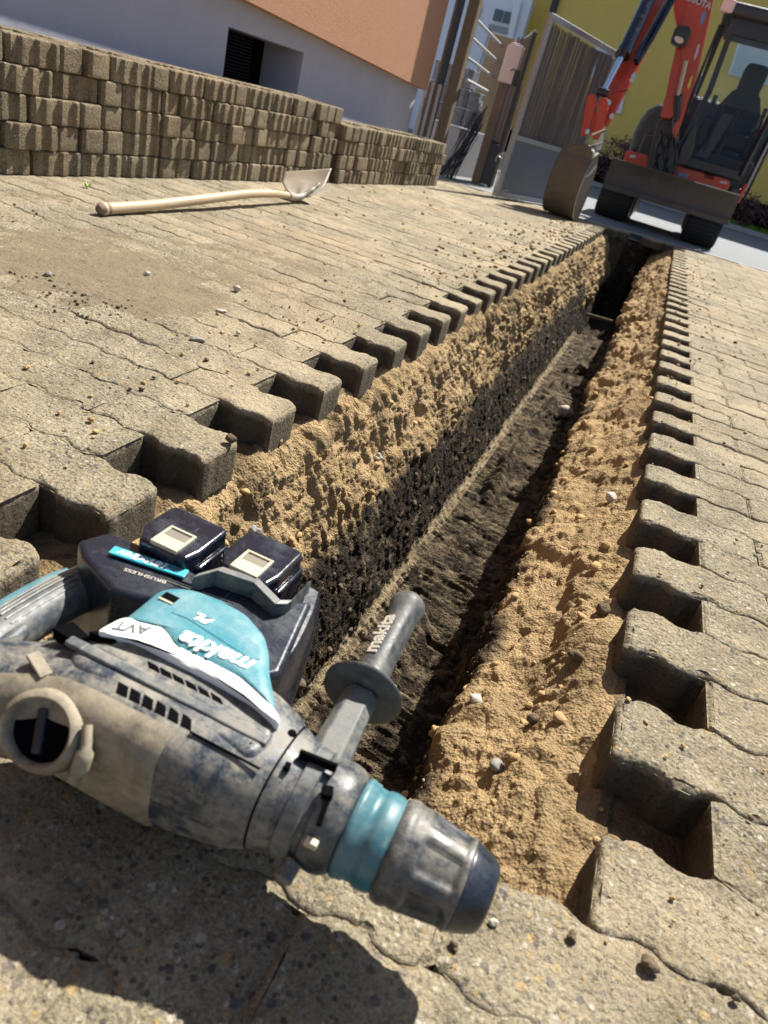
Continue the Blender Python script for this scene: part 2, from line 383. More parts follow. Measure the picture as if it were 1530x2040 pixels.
def stone_mesh(P, z, tilt, near, seed, thick=.08):
    """vertices and faces of a stone with worn, chamfered top edges"""
    n = len(P); nn = _insnorm(P); c = P.mean(0)
    P3 = np.concatenate([P, np.full((n, 1), seed*.37)], 1)
    if near:
        o = vnoise(P3*90, 3)*.0008+vnoise(P3*260, 4)*.0011
        P = P+nn*o[:, None]
        zz = vnoise(P3*60, 5)*.0010+vnoise(P3*200, 6)*.0007
        chip = np.maximum(0, vnoise(P3*55+5, 8)-.42)*.020+np.maximum(0, vnoise(P3*120+5, 8)-.2)*.0035
    else: zz = np.zeros(n); chip = zz
    def ring(ins, dz, f=1.0):
        q = P+nn*(ins+chip[:, None]*f if near else ins)
        h = z+dz+tilt[0]*(q[:, 0]-c[0])+tilt[1]*(q[:, 1]-c[1])
        return np.column_stack([q, h+zz*f])
    rs = [np.column_stack([P, np.full(n, z-thick)]), ring(0, -.0075, 0), ring(.0010, -.0034, .5), ring(.0032, -.0007, 1), ring(.0065, 0, .4)]
    V = np.concatenate(rs); F = []
    for i in range(len(rs)-1):
        for k in range(n):
            k2 = (k+1) % n; F.append([i*n+k, i*n+k2, (i+1)*n+k2, (i+1)*n+k])
    b0 = (len(rs)-1)*n; last = rs[-1]; nl, kk = near_n(n)
    B = [b0+i for i in range(nl)]; T = [b0+nl+kk-1+(nl-1-i) for i in range(nl)]
    if near:
        rows = [B]; nxt = len(V); ex = []
        for r_ in range(1, 11):
            f = r_/11; A_ = last[:nl]*(1-f)+last[[t-b0 for t in T]]*f
            A_[:, 2] += (vnoise(np.column_stack([A_[:, :2]*48, np.full(nl, seed)]), 9)*.0016+vnoise(np.column_stack([A_[:, :2]*150, np.full(nl, seed)]), 10)*.0010-np.maximum(0, vnoise(np.column_stack([A_[:, :2]*85, np.full(nl, seed)]), 14)-.55)*.007)*np.minimum(1, np.minimum(np.arange(nl), np.arange(nl)[::-1])/4)
            ex.append(A_); rows.append(list(range(nxt, nxt+nl))); nxt += nl
        rows.append(T); V = np.concatenate([V]+ex)
    else: rows = [B, T]
    for a, b in zip(rows[:-1], rows[1:]):
        for i in range(nl-1): F.append([a[i], a[i+1], b[i+1], b[i]])
    rsd = [b0+nl+i for i in range(kk-1)]; lsd = [b0+2*nl+kk-1+i for i in range(kk-1)]
    F.append([B[-1]]+rsd+[r[-1] for r in rows[::-1]][:-1]); F.append([T[0]]+lsd+[r[0] for r in rows][:-1])
    return V, F
def near_n(n):
    for nl in range(5, 80):
        k = max(2, nl//4)
        if 2*nl+2*(k-1) == n: return nl, k
PV, PF, JV, JF = [], [], [], []
nv = jv = 0
rng = random.Random(3)
for j in range(-5, 84):
    y0 = Y0+LY*j; off = 0 if j % 2 == 0 else -LX/2
    for i in range(-12, 12):
        x0 = X0+off+LX*i; cx, cy = x0+LX/2, y0+LY/2
        if XL-.01 < cx < XR+.01+0*LX/2 and Y0-.01 < cy < y_end(cx): continue
        if cy > road_near(cx)-.03: continue
        if cx < -2.78 or cx > 2.6 or cy < -.15: continue
        if cy < .6 and (cx < -1.6 or cx > 1.4): pass
        d = math.hypot(cx, cy)
        near = d < 2.3 or (abs(cx-.2) < .3 and cy < 3) or (abs(cx+.55) < .35 and cy < 3.2)
        nl = 56 if d < 1.3 else (34 if near else (31 if d < 4.2 else 16))
        P = stone_outline(x0, LX, y0, LY, .0009 if near else .0012, nl, rng)
        z = rng.uniform(-.0016, .0016)*(1 if near else .8); ed = min(abs(cx-LX/2-XR), abs(cx+LX/2-XL), abs(cx-XR-LX), abs(cx-XL+LX)) < .02 and cy > Y0; tl = (rng.gauss(0, .014 if ed else .006), rng.gauss(0, .018 if ed else .008)); z -= .0018*ed*rng.random()
        V, F = stone_mesh(P, z, tl, near, i*31+j*7)
        PV.append(V); PF += [[a+nv for a in f] for f in F]; nv += len(V)
        Q = stone_outline(x0, LX, y0, LY, -.0004, 16, rng)
        zf = -.0042+rng.uniform(-.0012, .0010) if cx > -.6 and cy > Y0 else -.0025+rng.uniform(-.0008, .0006)
        edge = abs(cx-.24) < .14 or abs(cx+.58) < .14
        if edge and Y0 < cy < y_end(cx): 
            zf = -.009; Q = stone_outline(x0, LX, y0, LY, .0009, 16, rng)
        JV.append(np.column_stack([Q, np.full(len(Q), zf)])); JF.append([a+jv for a in range(len(Q))]); jv += len(Q)
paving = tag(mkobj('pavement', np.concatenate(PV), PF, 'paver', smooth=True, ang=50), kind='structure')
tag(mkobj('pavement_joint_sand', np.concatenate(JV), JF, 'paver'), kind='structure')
# ground under and round everything
gz = -.14
mb = MB()
for a, b, c, d in ((-60, -.95, -20, 120), (.62, 60, -20, 120), (-.95, .62, -20, .2), (-.95, .62, 9.0, 120)):
    mb.add([(a, c, gz), (b, c, gz), (b, d, gz), (a, d, gz)], [[0, 1, 2, 3]])
tag(mb.build('ground', 'clod'), kind='structure')
# wind-blown sand lying over the stones on the left
def sheet(name, x0, x1, y0, y1, step, zf, mat, kind='structure'):
    xs = np.arange(x0, x1+step/2, step); ys = np.arange(y0, y1+step/2, step)
    X, Y = np.meshgrid(xs, ys); P = np.column_stack([X.ravel(), Y.ravel(), np.zeros(X.size)])
    z = zf(P); V = np.column_stack([P[:, 0], P[:, 1], z]); nx = len(xs)
    F = []
    for a in range(len(ys)-1):
        for b in range(nx-1):
            k = a*nx+b
            if max(z[k], z[k+1], z[k+nx], z[k+nx+1]) > -.011: F.append([k, k+1, k+nx+1, k+nx])
    return tag(mkobj(name, V, F, mat, smooth=True, ang=180), kind=kind)
def z_cover(P):
    x, y = P[:, 0], P[:, 1]
    e = sstep(-.70, -1.0, x)*sstep(.55, .8, y)*sstep(4.2, 3.0, y)
    b = fbm(P*np.array([1/.55, 1/.55, 1]), 4, 11)*.012+fbm(P*28, 3, 12)*.0022
    c = np.exp(-(((x+1.25)/.42)**2+((y-1.35)/.45)**2))*.007+np.exp(-(((x+1.75)/.4)**2+((y-2.0)/.5)**2))*.005
    return -.020+e*(.0130+b+c+fbm(P*90, 2, 13)*.0012)
sheet('trodden_dirt', -2.35, -.66, .5, 4.3, .010, z_cover, 'dirt')

# ------------------------------------------------------------------ the trench
prof = np.array([(-.86, -.082), (-.65, -.084), (-.60, -.080), (-.545, -.072), (-.495, -.098), (-.455, -.185), (-.415, -.265), (-.378, -.345), (-.352, -.43), (-.330, -.52), (-.312, -.592),
                 (-.285, -.607), (-.20, -.603), (-.11, -.600), (-.045, -.597), (-.015, -.58), (-.006, -.50), (-.012, -.38), (-.016, -.27), (-.004, -.205), (.035, -.165), (.085, -.132), (.135, -.090), (.175, -.074), (.24, -.082), (.30, -.086), (.55, -.086)])
seg = np.linalg.norm(np.diff(prof, axis=0), axis=1); S = np.concatenate([[0], np.cumsum(seg)])
dens = []
s = 0
while s < S[-1]:
    x = np.interp(s, S, prof[:, 0]); dens.append(s); s += .0023 if -.56 < x < .22 else .006
sv = np.array(dens); px_ = np.interp(sv, S, prof[:, 0]); pz_ = np.interp(sv, S, prof[:, 1])
k5 = np.exp(-np.linspace(-2, 2, 9)**2); k5 /= k5.sum()
px_ = np.convolve(np.pad(px_, 4, 'edge'), k5, 'valid'); pz_ = np.convolve(np.pad(pz_, 4, 'edge'), k5, 'valid')
tx = np.gradient(px_); tz = np.gradient(pz_); tl_ = np.hypot(tx, tz); nx_, nz_ = -tz/tl_, tx/tl_
ys = [.40]
while ys[-1] < 8.95:
    y = ys[-1]; st = .0024*max(1, math.hypot(y, .6)/.95)
    if 8.05 < y < 8.95: st = min(st, .010)
    ys.append(y+st)
ys = np.array(ys)
Sx, Yy = np.meshgrid(np.arange(len(sv)), ys); ii = Sx.ravel(); Y = Yy.ravel()
px0 = px_[ii]; pz0 = pz_[ii].copy(); nx0 = nx_[ii]; nz0 = nz_[ii]
yt = Y-.50*(px0+.52)*sstep(6.8, 8.2, Y)                 # the far end is cut askew
# deeper towards the far end, ends rise to the bedding
deep = 1+.5*sstep(5.6, 6.6, Y)
pz0 = np.where(pz0 < -.40, -.40+(pz0+.40)*(1+1.15*sstep(5.7, 6.3, Y)), pz0)
tf = sstep(.445, .505, Y+.012*vnoise(np.column_stack([px0*20, Y*0, Y*0]), 31))
tb = sstep(8.33, 8.22, yt+.03*vnoise(np.column_stack([px0*9, pz0*9, Y*0]), 32))
pz1 = -.084+(pz0+.084)*tf*tb
P = np.column_stack([px0, Y, pz1])
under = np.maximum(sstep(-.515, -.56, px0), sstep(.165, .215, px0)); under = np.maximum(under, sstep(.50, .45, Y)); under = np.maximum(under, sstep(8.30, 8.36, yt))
wall = sstep(.012, .25, -pz0-.09)
isfl = sstep(-.585, -.600, pz0)*sstep(-.325, -.29, px0)*sstep(.0, -.03, px0)
isfl = np.where((pz0 < -.57) & (px0 > -.30) & (px0 < -.02), 1.0, 0.0)
n_big = fbm(P/.16, 4, 1); n_mid = billow(P/.052, 3, 2); n_lump = fbm(P/.021, 3, 3)
wl = .5-worley(P/.0135, 4); wl2 = .5-worley(P/.034, 5)
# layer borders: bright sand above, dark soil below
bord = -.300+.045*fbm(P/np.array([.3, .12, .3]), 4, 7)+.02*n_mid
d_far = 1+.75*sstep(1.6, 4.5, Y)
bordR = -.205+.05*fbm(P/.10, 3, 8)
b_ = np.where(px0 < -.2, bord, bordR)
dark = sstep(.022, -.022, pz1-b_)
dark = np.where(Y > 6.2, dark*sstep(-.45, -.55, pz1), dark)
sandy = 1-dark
rills = fbm(P*np.array([1/.05, 1/.016, 1/.10]), 3, 21)     # scratches running down the sides
ridge = fbm(P*np.array([1/.11, 1/.013, 1/.2])+np.column_stack([P[:, 1]*0, P[:, 0]*18, P[:, 1]*0]), 4, 22)
left = (px0 < -.2)
wl3 = .5-worley(P/.0075, 6)
hole = -.014*np.maximum(0, vnoise(P/.040, 61)-.60)/.4-.004*np.maximum(0, vnoise(P/.018, 62)-.65)/.35
slump = fbm(np.column_stack([P[:, 0]*5, P[:, 1]*7, P[:, 2]*4]), 3, 63)
d_sand = np.where(left, .030, .026)*n_big+np.where(left, .024, .020)*slump+np.where(left, .0050, .0030)*n_mid+.0050*n_lump+.0032*wl+.0016*wl3+.0035*wl2+np.where(left, .009, .003)*rills+hole+.010*np.maximum(0, vnoise(P/.028, 64)-.35)
d_dark = .012*n_big+.0070*n_lump+.0065*rills+.0035*wl+.002*wl3+.006*slump
d_fl = .007*n_big+.0200*ridge+.0022*n_lump+.0012*wl+.006*fbm(P/.06, 3, 23)
mound = fbm(P/.085, 3, 71)*.016*(px0 > -.1)
d = ((d_sand+mound)*d_far*sandy+d_dark*dark)*(1-isfl)+d_fl*isfl
amp = (1-under)+under*.18
d = d*amp*np.clip(.35+.65*tf*tb+.0, 0, 1)
# sand piled loosely between and in front of the edge stones
pile = np.exp(-((px0-.21)/.07)**2)*.022*np.maximum(0, vnoise(np.column_stack([Y*5, Y*0, Y*0+3]), 41)+.25)
pile += np.exp(-((px0+.56)/.05)**2)*.026*np.maximum(0, vnoise(np.column_stack([Y*6, Y*0, Y*0+9]), 42)+.1)
# small slumps at the foot of the right side and a bulge of sand at the near right end
bul = np.exp(-((px0-.05)/.10)**2-((Y-.62)/.16)**2)*.020
# clots falling on the floor
foot = np.exp(-((px0+.02)/.035)**2)*np.maximum(0, fbm(P/.05, 2, 44))*.05
fall = isfl*np.maximum(0, fbm(np.column_stack([px0/.10, Y/.22, Y*0]), 3, 45)-.16)*.10
z = pz1+nz0*d+pile*(tf*tb > .5)+bul+fall+foot*isfl
z = np.where(under > .9, np.minimum(z, -.070+.010*vnoise(P/.05, 51)), z)
x = px0+nx0*d*tf*tb
V = np.column_stack([x, Y, z]); nS = len(sv)
a = np.arange(len(ys)-1)[:, None]*nS+np.arange(nS-1)[None, :]; a = a.ravel()
F = np.stack([a, a+nS, a+nS+1, a+1], 1)
me = bpy.data.meshes.new('trench'); me.from_pydata([], [], [])
me.vertices.add(len(V)); me.vertices.foreach_set('co', V.ravel()); me.loops.add(F.size); me.loops.foreach_set('vertex_index', F.ravel().astype(np.int32))
me.polygons.add(len(F)); me.polygons.foreach_set('loop_start', np.arange(0, F.size, 4, dtype=np.int32)); me.polygons.foreach_set('loop_total', np.full(len(F), 4, np.int32))
me.update(calc_edges=True); me.validate()
me.flip_normals()
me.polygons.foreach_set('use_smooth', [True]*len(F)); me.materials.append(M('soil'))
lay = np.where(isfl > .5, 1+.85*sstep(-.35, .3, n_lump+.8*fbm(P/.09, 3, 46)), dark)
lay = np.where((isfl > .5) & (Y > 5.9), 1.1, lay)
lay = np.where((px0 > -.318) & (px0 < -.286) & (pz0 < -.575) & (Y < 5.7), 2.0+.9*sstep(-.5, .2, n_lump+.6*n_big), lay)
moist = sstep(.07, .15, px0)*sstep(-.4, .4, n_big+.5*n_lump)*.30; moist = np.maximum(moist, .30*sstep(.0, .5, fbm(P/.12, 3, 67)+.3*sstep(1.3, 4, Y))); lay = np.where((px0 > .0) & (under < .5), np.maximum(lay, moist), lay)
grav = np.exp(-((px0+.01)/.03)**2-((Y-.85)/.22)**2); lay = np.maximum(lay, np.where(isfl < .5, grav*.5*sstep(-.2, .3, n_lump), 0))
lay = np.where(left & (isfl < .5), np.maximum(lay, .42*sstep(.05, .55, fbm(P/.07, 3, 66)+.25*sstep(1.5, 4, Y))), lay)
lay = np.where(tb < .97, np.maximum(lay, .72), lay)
lay = np.where(under > .5, np.maximum(lay, .55+.3*n_lump), lay)  # bed and gap floors: damp soil, darkened further with painted-in shade
at_ = me.attributes.new('layer', 'FLOAT', 'POINT'); at_.data.foreach_set('value', lay.astype(np.float32))
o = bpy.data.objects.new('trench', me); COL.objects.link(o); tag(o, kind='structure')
print('trench verts', len(V))
TR_X, TR_Z, TR_Y = x.reshape(len(ys), nS), z.reshape(len(ys), nS), ys
def soil_z(xq, yq):
    j = int(np.argmin(abs(TR_Y-yq))); k = int(np.argmin(abs(TR_X[j]-xq))); return float(TR_Z[j][k])

# ------------------------------------------------------------------ crumbs of sand and soil
def crumbs(name, mat, pts, sizes, seed):
    rg = np.random.RandomState(seed); bm = bmesh.new(); bmesh.ops.create_icosphere(bm, subdivisions=2, radius=1)
    B = np.array([v.co[:] for v in bm.verts]); FF = [tuple(v.index for v in f.verts) for f in bm.faces]; bm.free(); nb_ = len(B)
    V = []; Fc = []
    for q, (p, s_) in enumerate(zip(pts, sizes)):
        a = rg.uniform(0, 6.28); c, s2 = math.cos(a), math.sin(a)
        b = B*(1+.45*vnoise(B*1.4+q*3.1, seed)+.16*vnoise(B*3.3+q*1.7, seed+1))[:, None]*np.array([1, rg.uniform(.65, 1), rg.uniform(.5, .85)])*s_
        b = np.column_stack([b[:, 0]*c-b[:, 1]*s2, b[:, 0]*s2+b[:, 1]*c, b[:, 2]])
        V.append(b+np.array(p)); Fc += [[f+q*nb_ for f in t] for t in FF]
    return tag(mkobj(name, np.concatenate(V), Fc, mat, smooth=True, ang=180), kind='stuff')
rg = np.random.RandomState(5)
pts, sz = [], []
for _ in range(1900):
    side = rg.rand()
    if side < .42: xx = XL-LX/2-abs(rg.normal(0, .16)); yy = .6+rg.rand()**1.3*7.2
    elif side < .72: xx = XR+abs(rg.normal(.06, .16)); yy = .3+rg.rand()**1.3*7.5
    elif side < .9: xx = rg.uniform(-2.0, -.7); yy = .7+rg.rand()**1.3*6
    else: xx = rg.uniform(.3, 1.6); yy = .5+rg.rand()*6
    if XL-LX/2 < xx < XR+LX/2 and Y0 < yy < 8: 
        if not ((xx < XL) or (xx > XR)): continue
        jj = math.floor((yy-Y0)/LY)
        if jj % 2: continue
    s_ = (.0009+.0033*rg.rand()**4)*max(1, min(yy/1.8, 2.6))*(1.35 if side < .42 else 1)
    pts.append((xx, yy, s_*.35+.001)); sz.append(s_)
ex_p, ex_s = [], []
for _ in range(240):
    c = ((-1.13, 1.32, .10), (-1.80, 1.78, .13), (-.80, 1.75, .08), (.62, 1.5, .15))[rg.randint(0, 4) if rg.rand() < .4 else 0]
    s_ = .0012+.0035*rg.rand()**3; ex_p.append((c[0]+rg.normal(0, c[2]), c[1]+rg.normal(0, c[2]*.8), .001+s_*.4)); ex_s.append(s_)
crumbs('soil_crumbs', 'clod', pts[::4]+ex_p, sz[::4]+ex_s, 1); crumbs('sand_grains', 'sand', [p for i, p in enumerate(pts) if i % 4], [p for i, p in enumerate(sz) if i % 4], 2)
pts, sz = [], []
for _ in range(4200):                                         # lumps on the trench sides and floor
    j = int(len(TR_Y)*rg.rand()**1.5); k = rg.randint(0, TR_X.shape[1]); xx, yy, zz = TR_X[j][k], TR_Y[j], TR_Z[j][k]
    if not (-.53 < xx < .2) or yy > 5.6 or yy < .5: continue
    s_ = (.0012+.0125*rg.rand()**10)*max(1, yy/2.2); s_ = min(s_, .014); pts.append((xx, yy, zz+s_*.3)); sz.append(s_)
pd = [(p, s_) for p, s_ in zip(pts, sz) if p[2] < -.30]; ps = [(p, s_) for p, s_ in zip(pts, sz) if p[2] >= -.30]
crumbs('trench_lumps', 'clod', [p for p, _ in pd], [q_ for _, q_ in pd], 3); crumbs('trench_sand_lumps', 'sand', [p for p, _ in ps], [q_ for _, q_ in ps], 4)

# ------------------------------------------------------------------ road, kerb, lawn
def strip(name, mat, A, z, kind='structure', thick=0):
    mb = MB()
    if thick: mb.prism([(x_, y_, z-thick) for x_, y_ in A], (0, 0, thick))
    else: mb.add([(x_, y_, z) for x_, y_ in A], [list(range(len(A)))])
    return tag(mb.build(name, mat), kind=kind)
def rn(x_): return (x_, road_near(x_)+.03)
def rf(x_): return (x_, 18.75-.21*x_)
strip('road', 'asphalt', [rn(-14), rn(.3), rn(22), rf(22), rf(-14)], -.004, thick=.05)
strip('edging', 'kerb', [rn(-2.3), rn(.3), rn(3.2), (3.2, rn(3.2)[1]+.06), (.3, rn(.3)[1]+.06), (-2.3, rn(-2.3)[1]+.06)], .001, thick=.07)
strip('gutter', 'gutter', [rf(-14), rf(22), (22, rf(22)[1]+.14), (-14, rf(-14)[1]+.14)], .004, thick=.05)
strip('kerb', 'kerb', [(-14, rf(-14)[1]+.14), (22, rf(22)[1]+.14), (22, rf(22)[1]+.50), (-14, rf(-14)[1]+.50)], .10, thick=.14)
strip('lawn', 'grass', [(-14, rf(-14)[1]+.50), (22, rf(22)[1]+.50), (22, 60), (-14, 60)], .07, thick=.1)
# ------------------------------------------------------------------ cordless rotary hammer in the foreground
AY, AZ = .357, .090
drill = empty('rotary_hammer', (-.13, .40, .0), 'dusty teal and black cordless rotary hammer lying at the near end of the trench', 'rotary hammer')
# rubber nose and locking sleeve
def sleeve_r(d, th, r):
    k = 0
    if .020 < d < .052:
        ph = (th*6/(2*math.pi)) % 1; e = min(ph-.16, .84-ph); e2 = min(d-.020, .052-d)
        if e > 0: k = .0034*min(1, e*14)*min(1, e2*450)
    return r-k
mb = MB().lathe([(-.0015, .0345), (0, .0372), (.003, .0388), (.007, .0392), (.010, .0385), (.0125, .0372), (.016, .0376)]+[(.018+.002*i, .0374-.00019*i*1.4) for i in range(18)]+[(.055, .0345), (.057, .0335)], (-.0055, AY, AZ), (1, 0, 0), 96, sleeve_r)
mb.build('chuck_sleeve', 'metalgrey', drill, smooth=True, ang=60)
mb = MB().lathe([(0, .0325), (.0010, .0332), (.003, .0328), (.009, .0309), (.015, .0286), (.020, .0262), (.0225, .0240), (.0235, .0218), (.0235, .013), (.018, .012), (.017, .002)], (.0505, AY, AZ), (1, 0, 0), 72)
mb.build('chuck_nose', 'black', drill, smooth=True, ang=60)
mb = MB().lathe([(0, .0355), (.001, .0374), (.005, .0382), (.006, .0372), (.0105, .0368), (.0115, .0352), (.018, .0350), (.019, .0362), (.0245, .0368), (.0300, .0362), (.0335, .0345)], (-.0405, AY, AZ), (1, 0, 0), 72)
mb.build('teal_collar', 'tealband', drill, smooth=True, ang=60)
mb = MB().lathe([(0, .035), (.002, .0405), (.008, .0425), (.014, .0420), (.016, .0395), (.021, .0392), (.0225, .0418), (.034, .0425), (.040, .0412), (.0455, .0385), (.047, .036)], (-.0875, AY, AZ), (1, 0, 0), 72)
mb.build('front_housing', 'metalgrey', drill, smooth=True, ang=45)
# gear and motor barrel : lofted rounded box sections along x
def sec(x_, cy, cz, ry, rz, e=3.0, n=48):
    out = []
    for k in range(n):
        t = 2*math.pi*k/n; c, s_ = math.cos(t), math.sin(t)
        out.append(Vector((x_, cy+ry*math.copysign(abs(c)**(2/e), c), cz+rz*math.copysign(abs(s_)**(2/e), s_))))
    return out
secs = [sec(*q) for q in ((-.080, AY, AZ, .036, .036, 2.1), (-.083, AY, AZ, .0415, .0415, 2.2), (-.092, AY, AZ, .0435, .0425, 2.3), (-.103, AY+.001, AZ, .047, .0445, 2.4), (-.118, AY+.002, AZ-.001, .054, .047, 2.7),
        (-.135, AY+.003, AZ-.001, .058, .049, 2.9), (-.165, AY+.004, AZ-.002, .061, .051, 3.7), (-.20, AY+.004, AZ-.003, .062, .052, 3.7), (-.25, AY+.002, AZ-.004, .060, .052, 3.7), (-.275, AY-.005, AZ-.004, .056, .050, 3.0), (-.30, AY-.017, AZ-.005, .050, .046, 3.0),
        (-.33, AY-.036, AZ-.006, .043, .041, 2.8), (-.36, AY-.046, AZ-.006, .039, .037, 2.6), (-.385, AY-.050, AZ-.006, .032, .030, 2.4), (-.392, AY-.050, AZ-.006, .018, .018, 2.2))]
MB().loft(secs).build('gear_housing', 'rubber', drill, smooth=True, ang=60)
# seams and a side rib on the barrel, dark line between shells
def on_top(x_, y_, h=.0): return (x_, y_, h)
mb = MB()
for xs_ in (-.104,):
    ss = [sec(xs_-.0009, AY+.001, AZ, .0478, .0452, 2.4), sec(xs_+.0009, AY+.001, AZ, .0476, .0450, 2.4)]
    mb.loft(ss, False)
mb.build('seam', 'slot', drill)
# dust-caked rear cover on the top side of the tool (facing the viewer)
secs = []
for q in ((-.178, .0605, .0520, 3.7, .004), (-.182, .0632, .0535, 3.7, .004), (-.21, .0640, .0535, 3.7, .004), (-.25, .0622, .0535, 3.7, .002), (-.275, .058, .052, 3.0, -.005), (-.30, .0520, .0480, 2.9, -.017), (-.33, .0450, .0430, 2.8, -.036), (-.36, .041, .0390, 2.6, -.046), (-.388, .032, .030, 2.4, -.050)):
    full = sec(q[0], AY+q[4], AZ-.004, q[1], q[2], q[3], 64)
    secs.append([full[k % 64] for k in range(20, 54)])
n_ = len(secs[0]); V = [p for s_ in secs for p in s_]; Fc = []
for i in range(len(secs)-1):
    for k in range(n_-1): Fc.append([i*n_+k, i*n_+k+1, (i+1)*n_+k+1, (i+1)*n_+k])
k0 = len(V); V += [Vector((p.x, AY-.01+(p.y-AY+.01)*.93, AZ+(p.z-AZ)*.93)) for p in V]
Fc += [[a+k0 for a in f][::-1] for f in Fc]
for i in range(len(secs)-1):
    for k in (0, n_-1): Fc.append([i*n_+k, (i+1)*n_+k, k0+(i+1)*n_+k, k0+i*n_+k])
for i in (0, len(secs)-1):
    for k in range(n_-1): Fc.append([i*n_+k, k0+i*n_+k, k0+i*n_+k+1, i*n_+k+1])
rear = mkobj('rear_cover', V, Fc, 'beige', drill, smooth=True, ang=50)
# mode dial : oval guard ring with a flat black disc painting its shaded hollow and a lever inside
kn = Vector((0, -.80, .60)).normalized(); kc = Vector((-.270, .297, .104)); ku = Vector((1, 0, 0)); kv = kn.cross(ku)
mb = MB(); ring_p = []
for r_, h_ in ((.0345, -.008), (.0340, .007), (.0312, .0130), (.0275, .0145), (.0252, .0125), (.0240, .004)):
    ring_p.append([kc+ku*math.cos(t)*r_*1.02+kv*math.sin(t)*r_*.90+kn*(h_+.0022*math.cos(2*t)) for t in [2*math.pi*k/48 for k in range(48)]])
mb.loft(ring_p, False)
dial = mb.build('mode_dial', 'beige', drill, smooth=True, ang=60)
mb = MB().lathe([(0, .0250), (.001, .0250)], kc+kn*.0050, kn, 40); mb.build('dial_well_shade', 'slot', dial)
mb = MB().bar(kc+ku*.004-kv*.016+kn*.007, kc-ku*.007+kv*.015+kn*.007, .008, .006, kn); mb.build('lever', 'black', dial, bev=.002)
# raised wing beside the dial and clip behind it
mb = MB().tube(catmull([(-.238, .300, .127), (-.230, .290, .117), (-.229, .283, .102), (-.233, .280, .090)], 5), [.004]*6+[.0065]*5+[.005]*4+[.003], 10); mb.build('wing', 'beige', drill, smooth=True)
mb = MB().bar((-.312, .325, .136), (-.290, .316, .132), .010, .004); mb.build('clip', 'beige', drill, bev=.001)
# motor housing (grey, side face up) with teal and white covers
def plate(poly, z0, z1): return MB().prism([(x_, y_, z0) for x_, y_ in poly], (0, 0, z1-z0))
plate([(-.296, .345), (-.286, .362), (-.27, .385), (-.14, .392), (-.122, .380), (-.112, .352), (-.12, .33), (-.28, .33)], .050, .1385).build('motor_housing', 'rubber', drill, bev=.010, seg=5)
def pillow(name, mat, poly, ztop, drop, wid, parent, cells=60, side=.012):
    """a cover with a softly domed top: outline poly, top falls by drop over wid towards the edge"""
    bm = bmesh.new(); vs = [bm.verts.new((x_, y_, 0)) for x_, y_ in poly]; f = bm.faces.new(vs)
    A = np.array(poly); n = len(A)
    def dist(x_, y_):
        p = np.array((x_, y_)); best = 9
        for k in range(n):
            a = A[k]; b = A[(k+1) % n]; t = np.clip(((p-a)@(b-a))/((b-a)@(b-a)), 0, 1); best = min(best, np.linalg.norm(p-a-t*(b-a)))
        return best
    def inside(x_, y_):
        c = False; j = n-1
        for i in range(n):
            if (A[i][1] > y_) != (A[j][1] > y_) and x_ < (A[j][0]-A[i][0])*(y_-A[i][1])/(A[j][1]-A[i][1])+A[i][0]: c = not c
            j = i
        return c
    bm.free()
    # rings from the outline inwards
    P = []
    for k in range(n):
        a = A[k]; b = A[(k+1) % n]; L = np.linalg.norm(b-a); m_ = max(1, int(L/.004))
        for t in range(m_): P.append(a+(b-a)*t/m_)
    P = np.array(P); k7 = np.ones(3)/3
    for _ in range(2):
        P = (np.roll(P, 1, 0)+P*2+np.roll(P, -1, 0))/4
    nn = _insnorm(P); c = P.mean(0); V = []; N_ = len(P); rings = 0
    V += [(p[0], p[1], ztop-drop-side) for p in P]; rings += 1
    fr = [0, .004, .012, .03, .07, .14, .26, .42, .6, .8, .93]
    for t in fr:
        Q = P+(c-P)*t
        for p, p0 in zip(Q, P):
            dd = np.linalg.norm(p-p0)*.8; h = min(1, dd/wid); V.append((p[0], p[1], ztop-drop*(1-h)**2.2))
        rings += 1
    Fc = []
    for i in range(rings-1):
        for k in range(N_): Fc.append([i*N_+k, i*N_+(k+1) % N_, (i+1)*N_+(k+1) % N_, (i+1)*N_+k])
    Fc.append([(rings-1)*N_+k for k in range(N_)])
    return mkobj(name, V, Fc, mat, parent, smooth=True, ang=50)
TZ = .1465
def px2(L, z): return [tuple(at(u, v, Z=z)[:2]) for u, v in L]
white_poly = px2([(560, 1446), (503, 1396), (412, 1345), (320, 1298), (268, 1272), (190, 1258), (222, 1240), (249, 1227), (316, 1243), (337, 1278), (412, 1313), (485, 1353), (531, 1394), (553, 1416)], TZ-.002)
pillow('white_cover', 'white', white_poly, TZ-.0006, .0022, .006, drill, side=.06)
teal_poly = px2([(551, 1418), (531, 1397), (485, 1356), (412, 1316), (337, 1281), (316, 1246), (246, 1231), (285, 1200), (318, 1172), (345, 1166), (385, 1170), (440, 1190), (492, 1220), (528, 1262), (537, 1296), (538, 1340), (547, 1380)], TZ)
teal = pillow('teal_cover', 'teal', teal_poly, TZ+.0010, .0045, .012, drill, side=.085)
MB().prism([(-.2535, .4165, TZ-.002), (-.238, .4185, TZ-.002), (-.170, .409, TZ-.002), (-.163, .413, TZ-.002), (-.170, .4275, TZ-.002), (-.205, .4375, TZ-.002), (-.243, .4425, TZ-.002), (-.2515, .436, TZ-.002)], (0, 0, .0036)).build('raised_panel', 'teal', teal, bev=.0012)
MB().box((-.2655, .4325, TZ-.0005), (.014, .010, .0035)).build('vent', 'slot', teal)
MB().box((-.2655, .4265, TZ+.0005), (.014, .002, .003)).build('vent_lip', 'cream', teal)
textobj('maker_lettering', 'makita', 'textwhite', teal, (-.196, .4000, TZ+.0014), .0240, (-1, -.055, 0), (0, -1, 0), .0006, shear=.25, sx=1.04, offset=.0006)
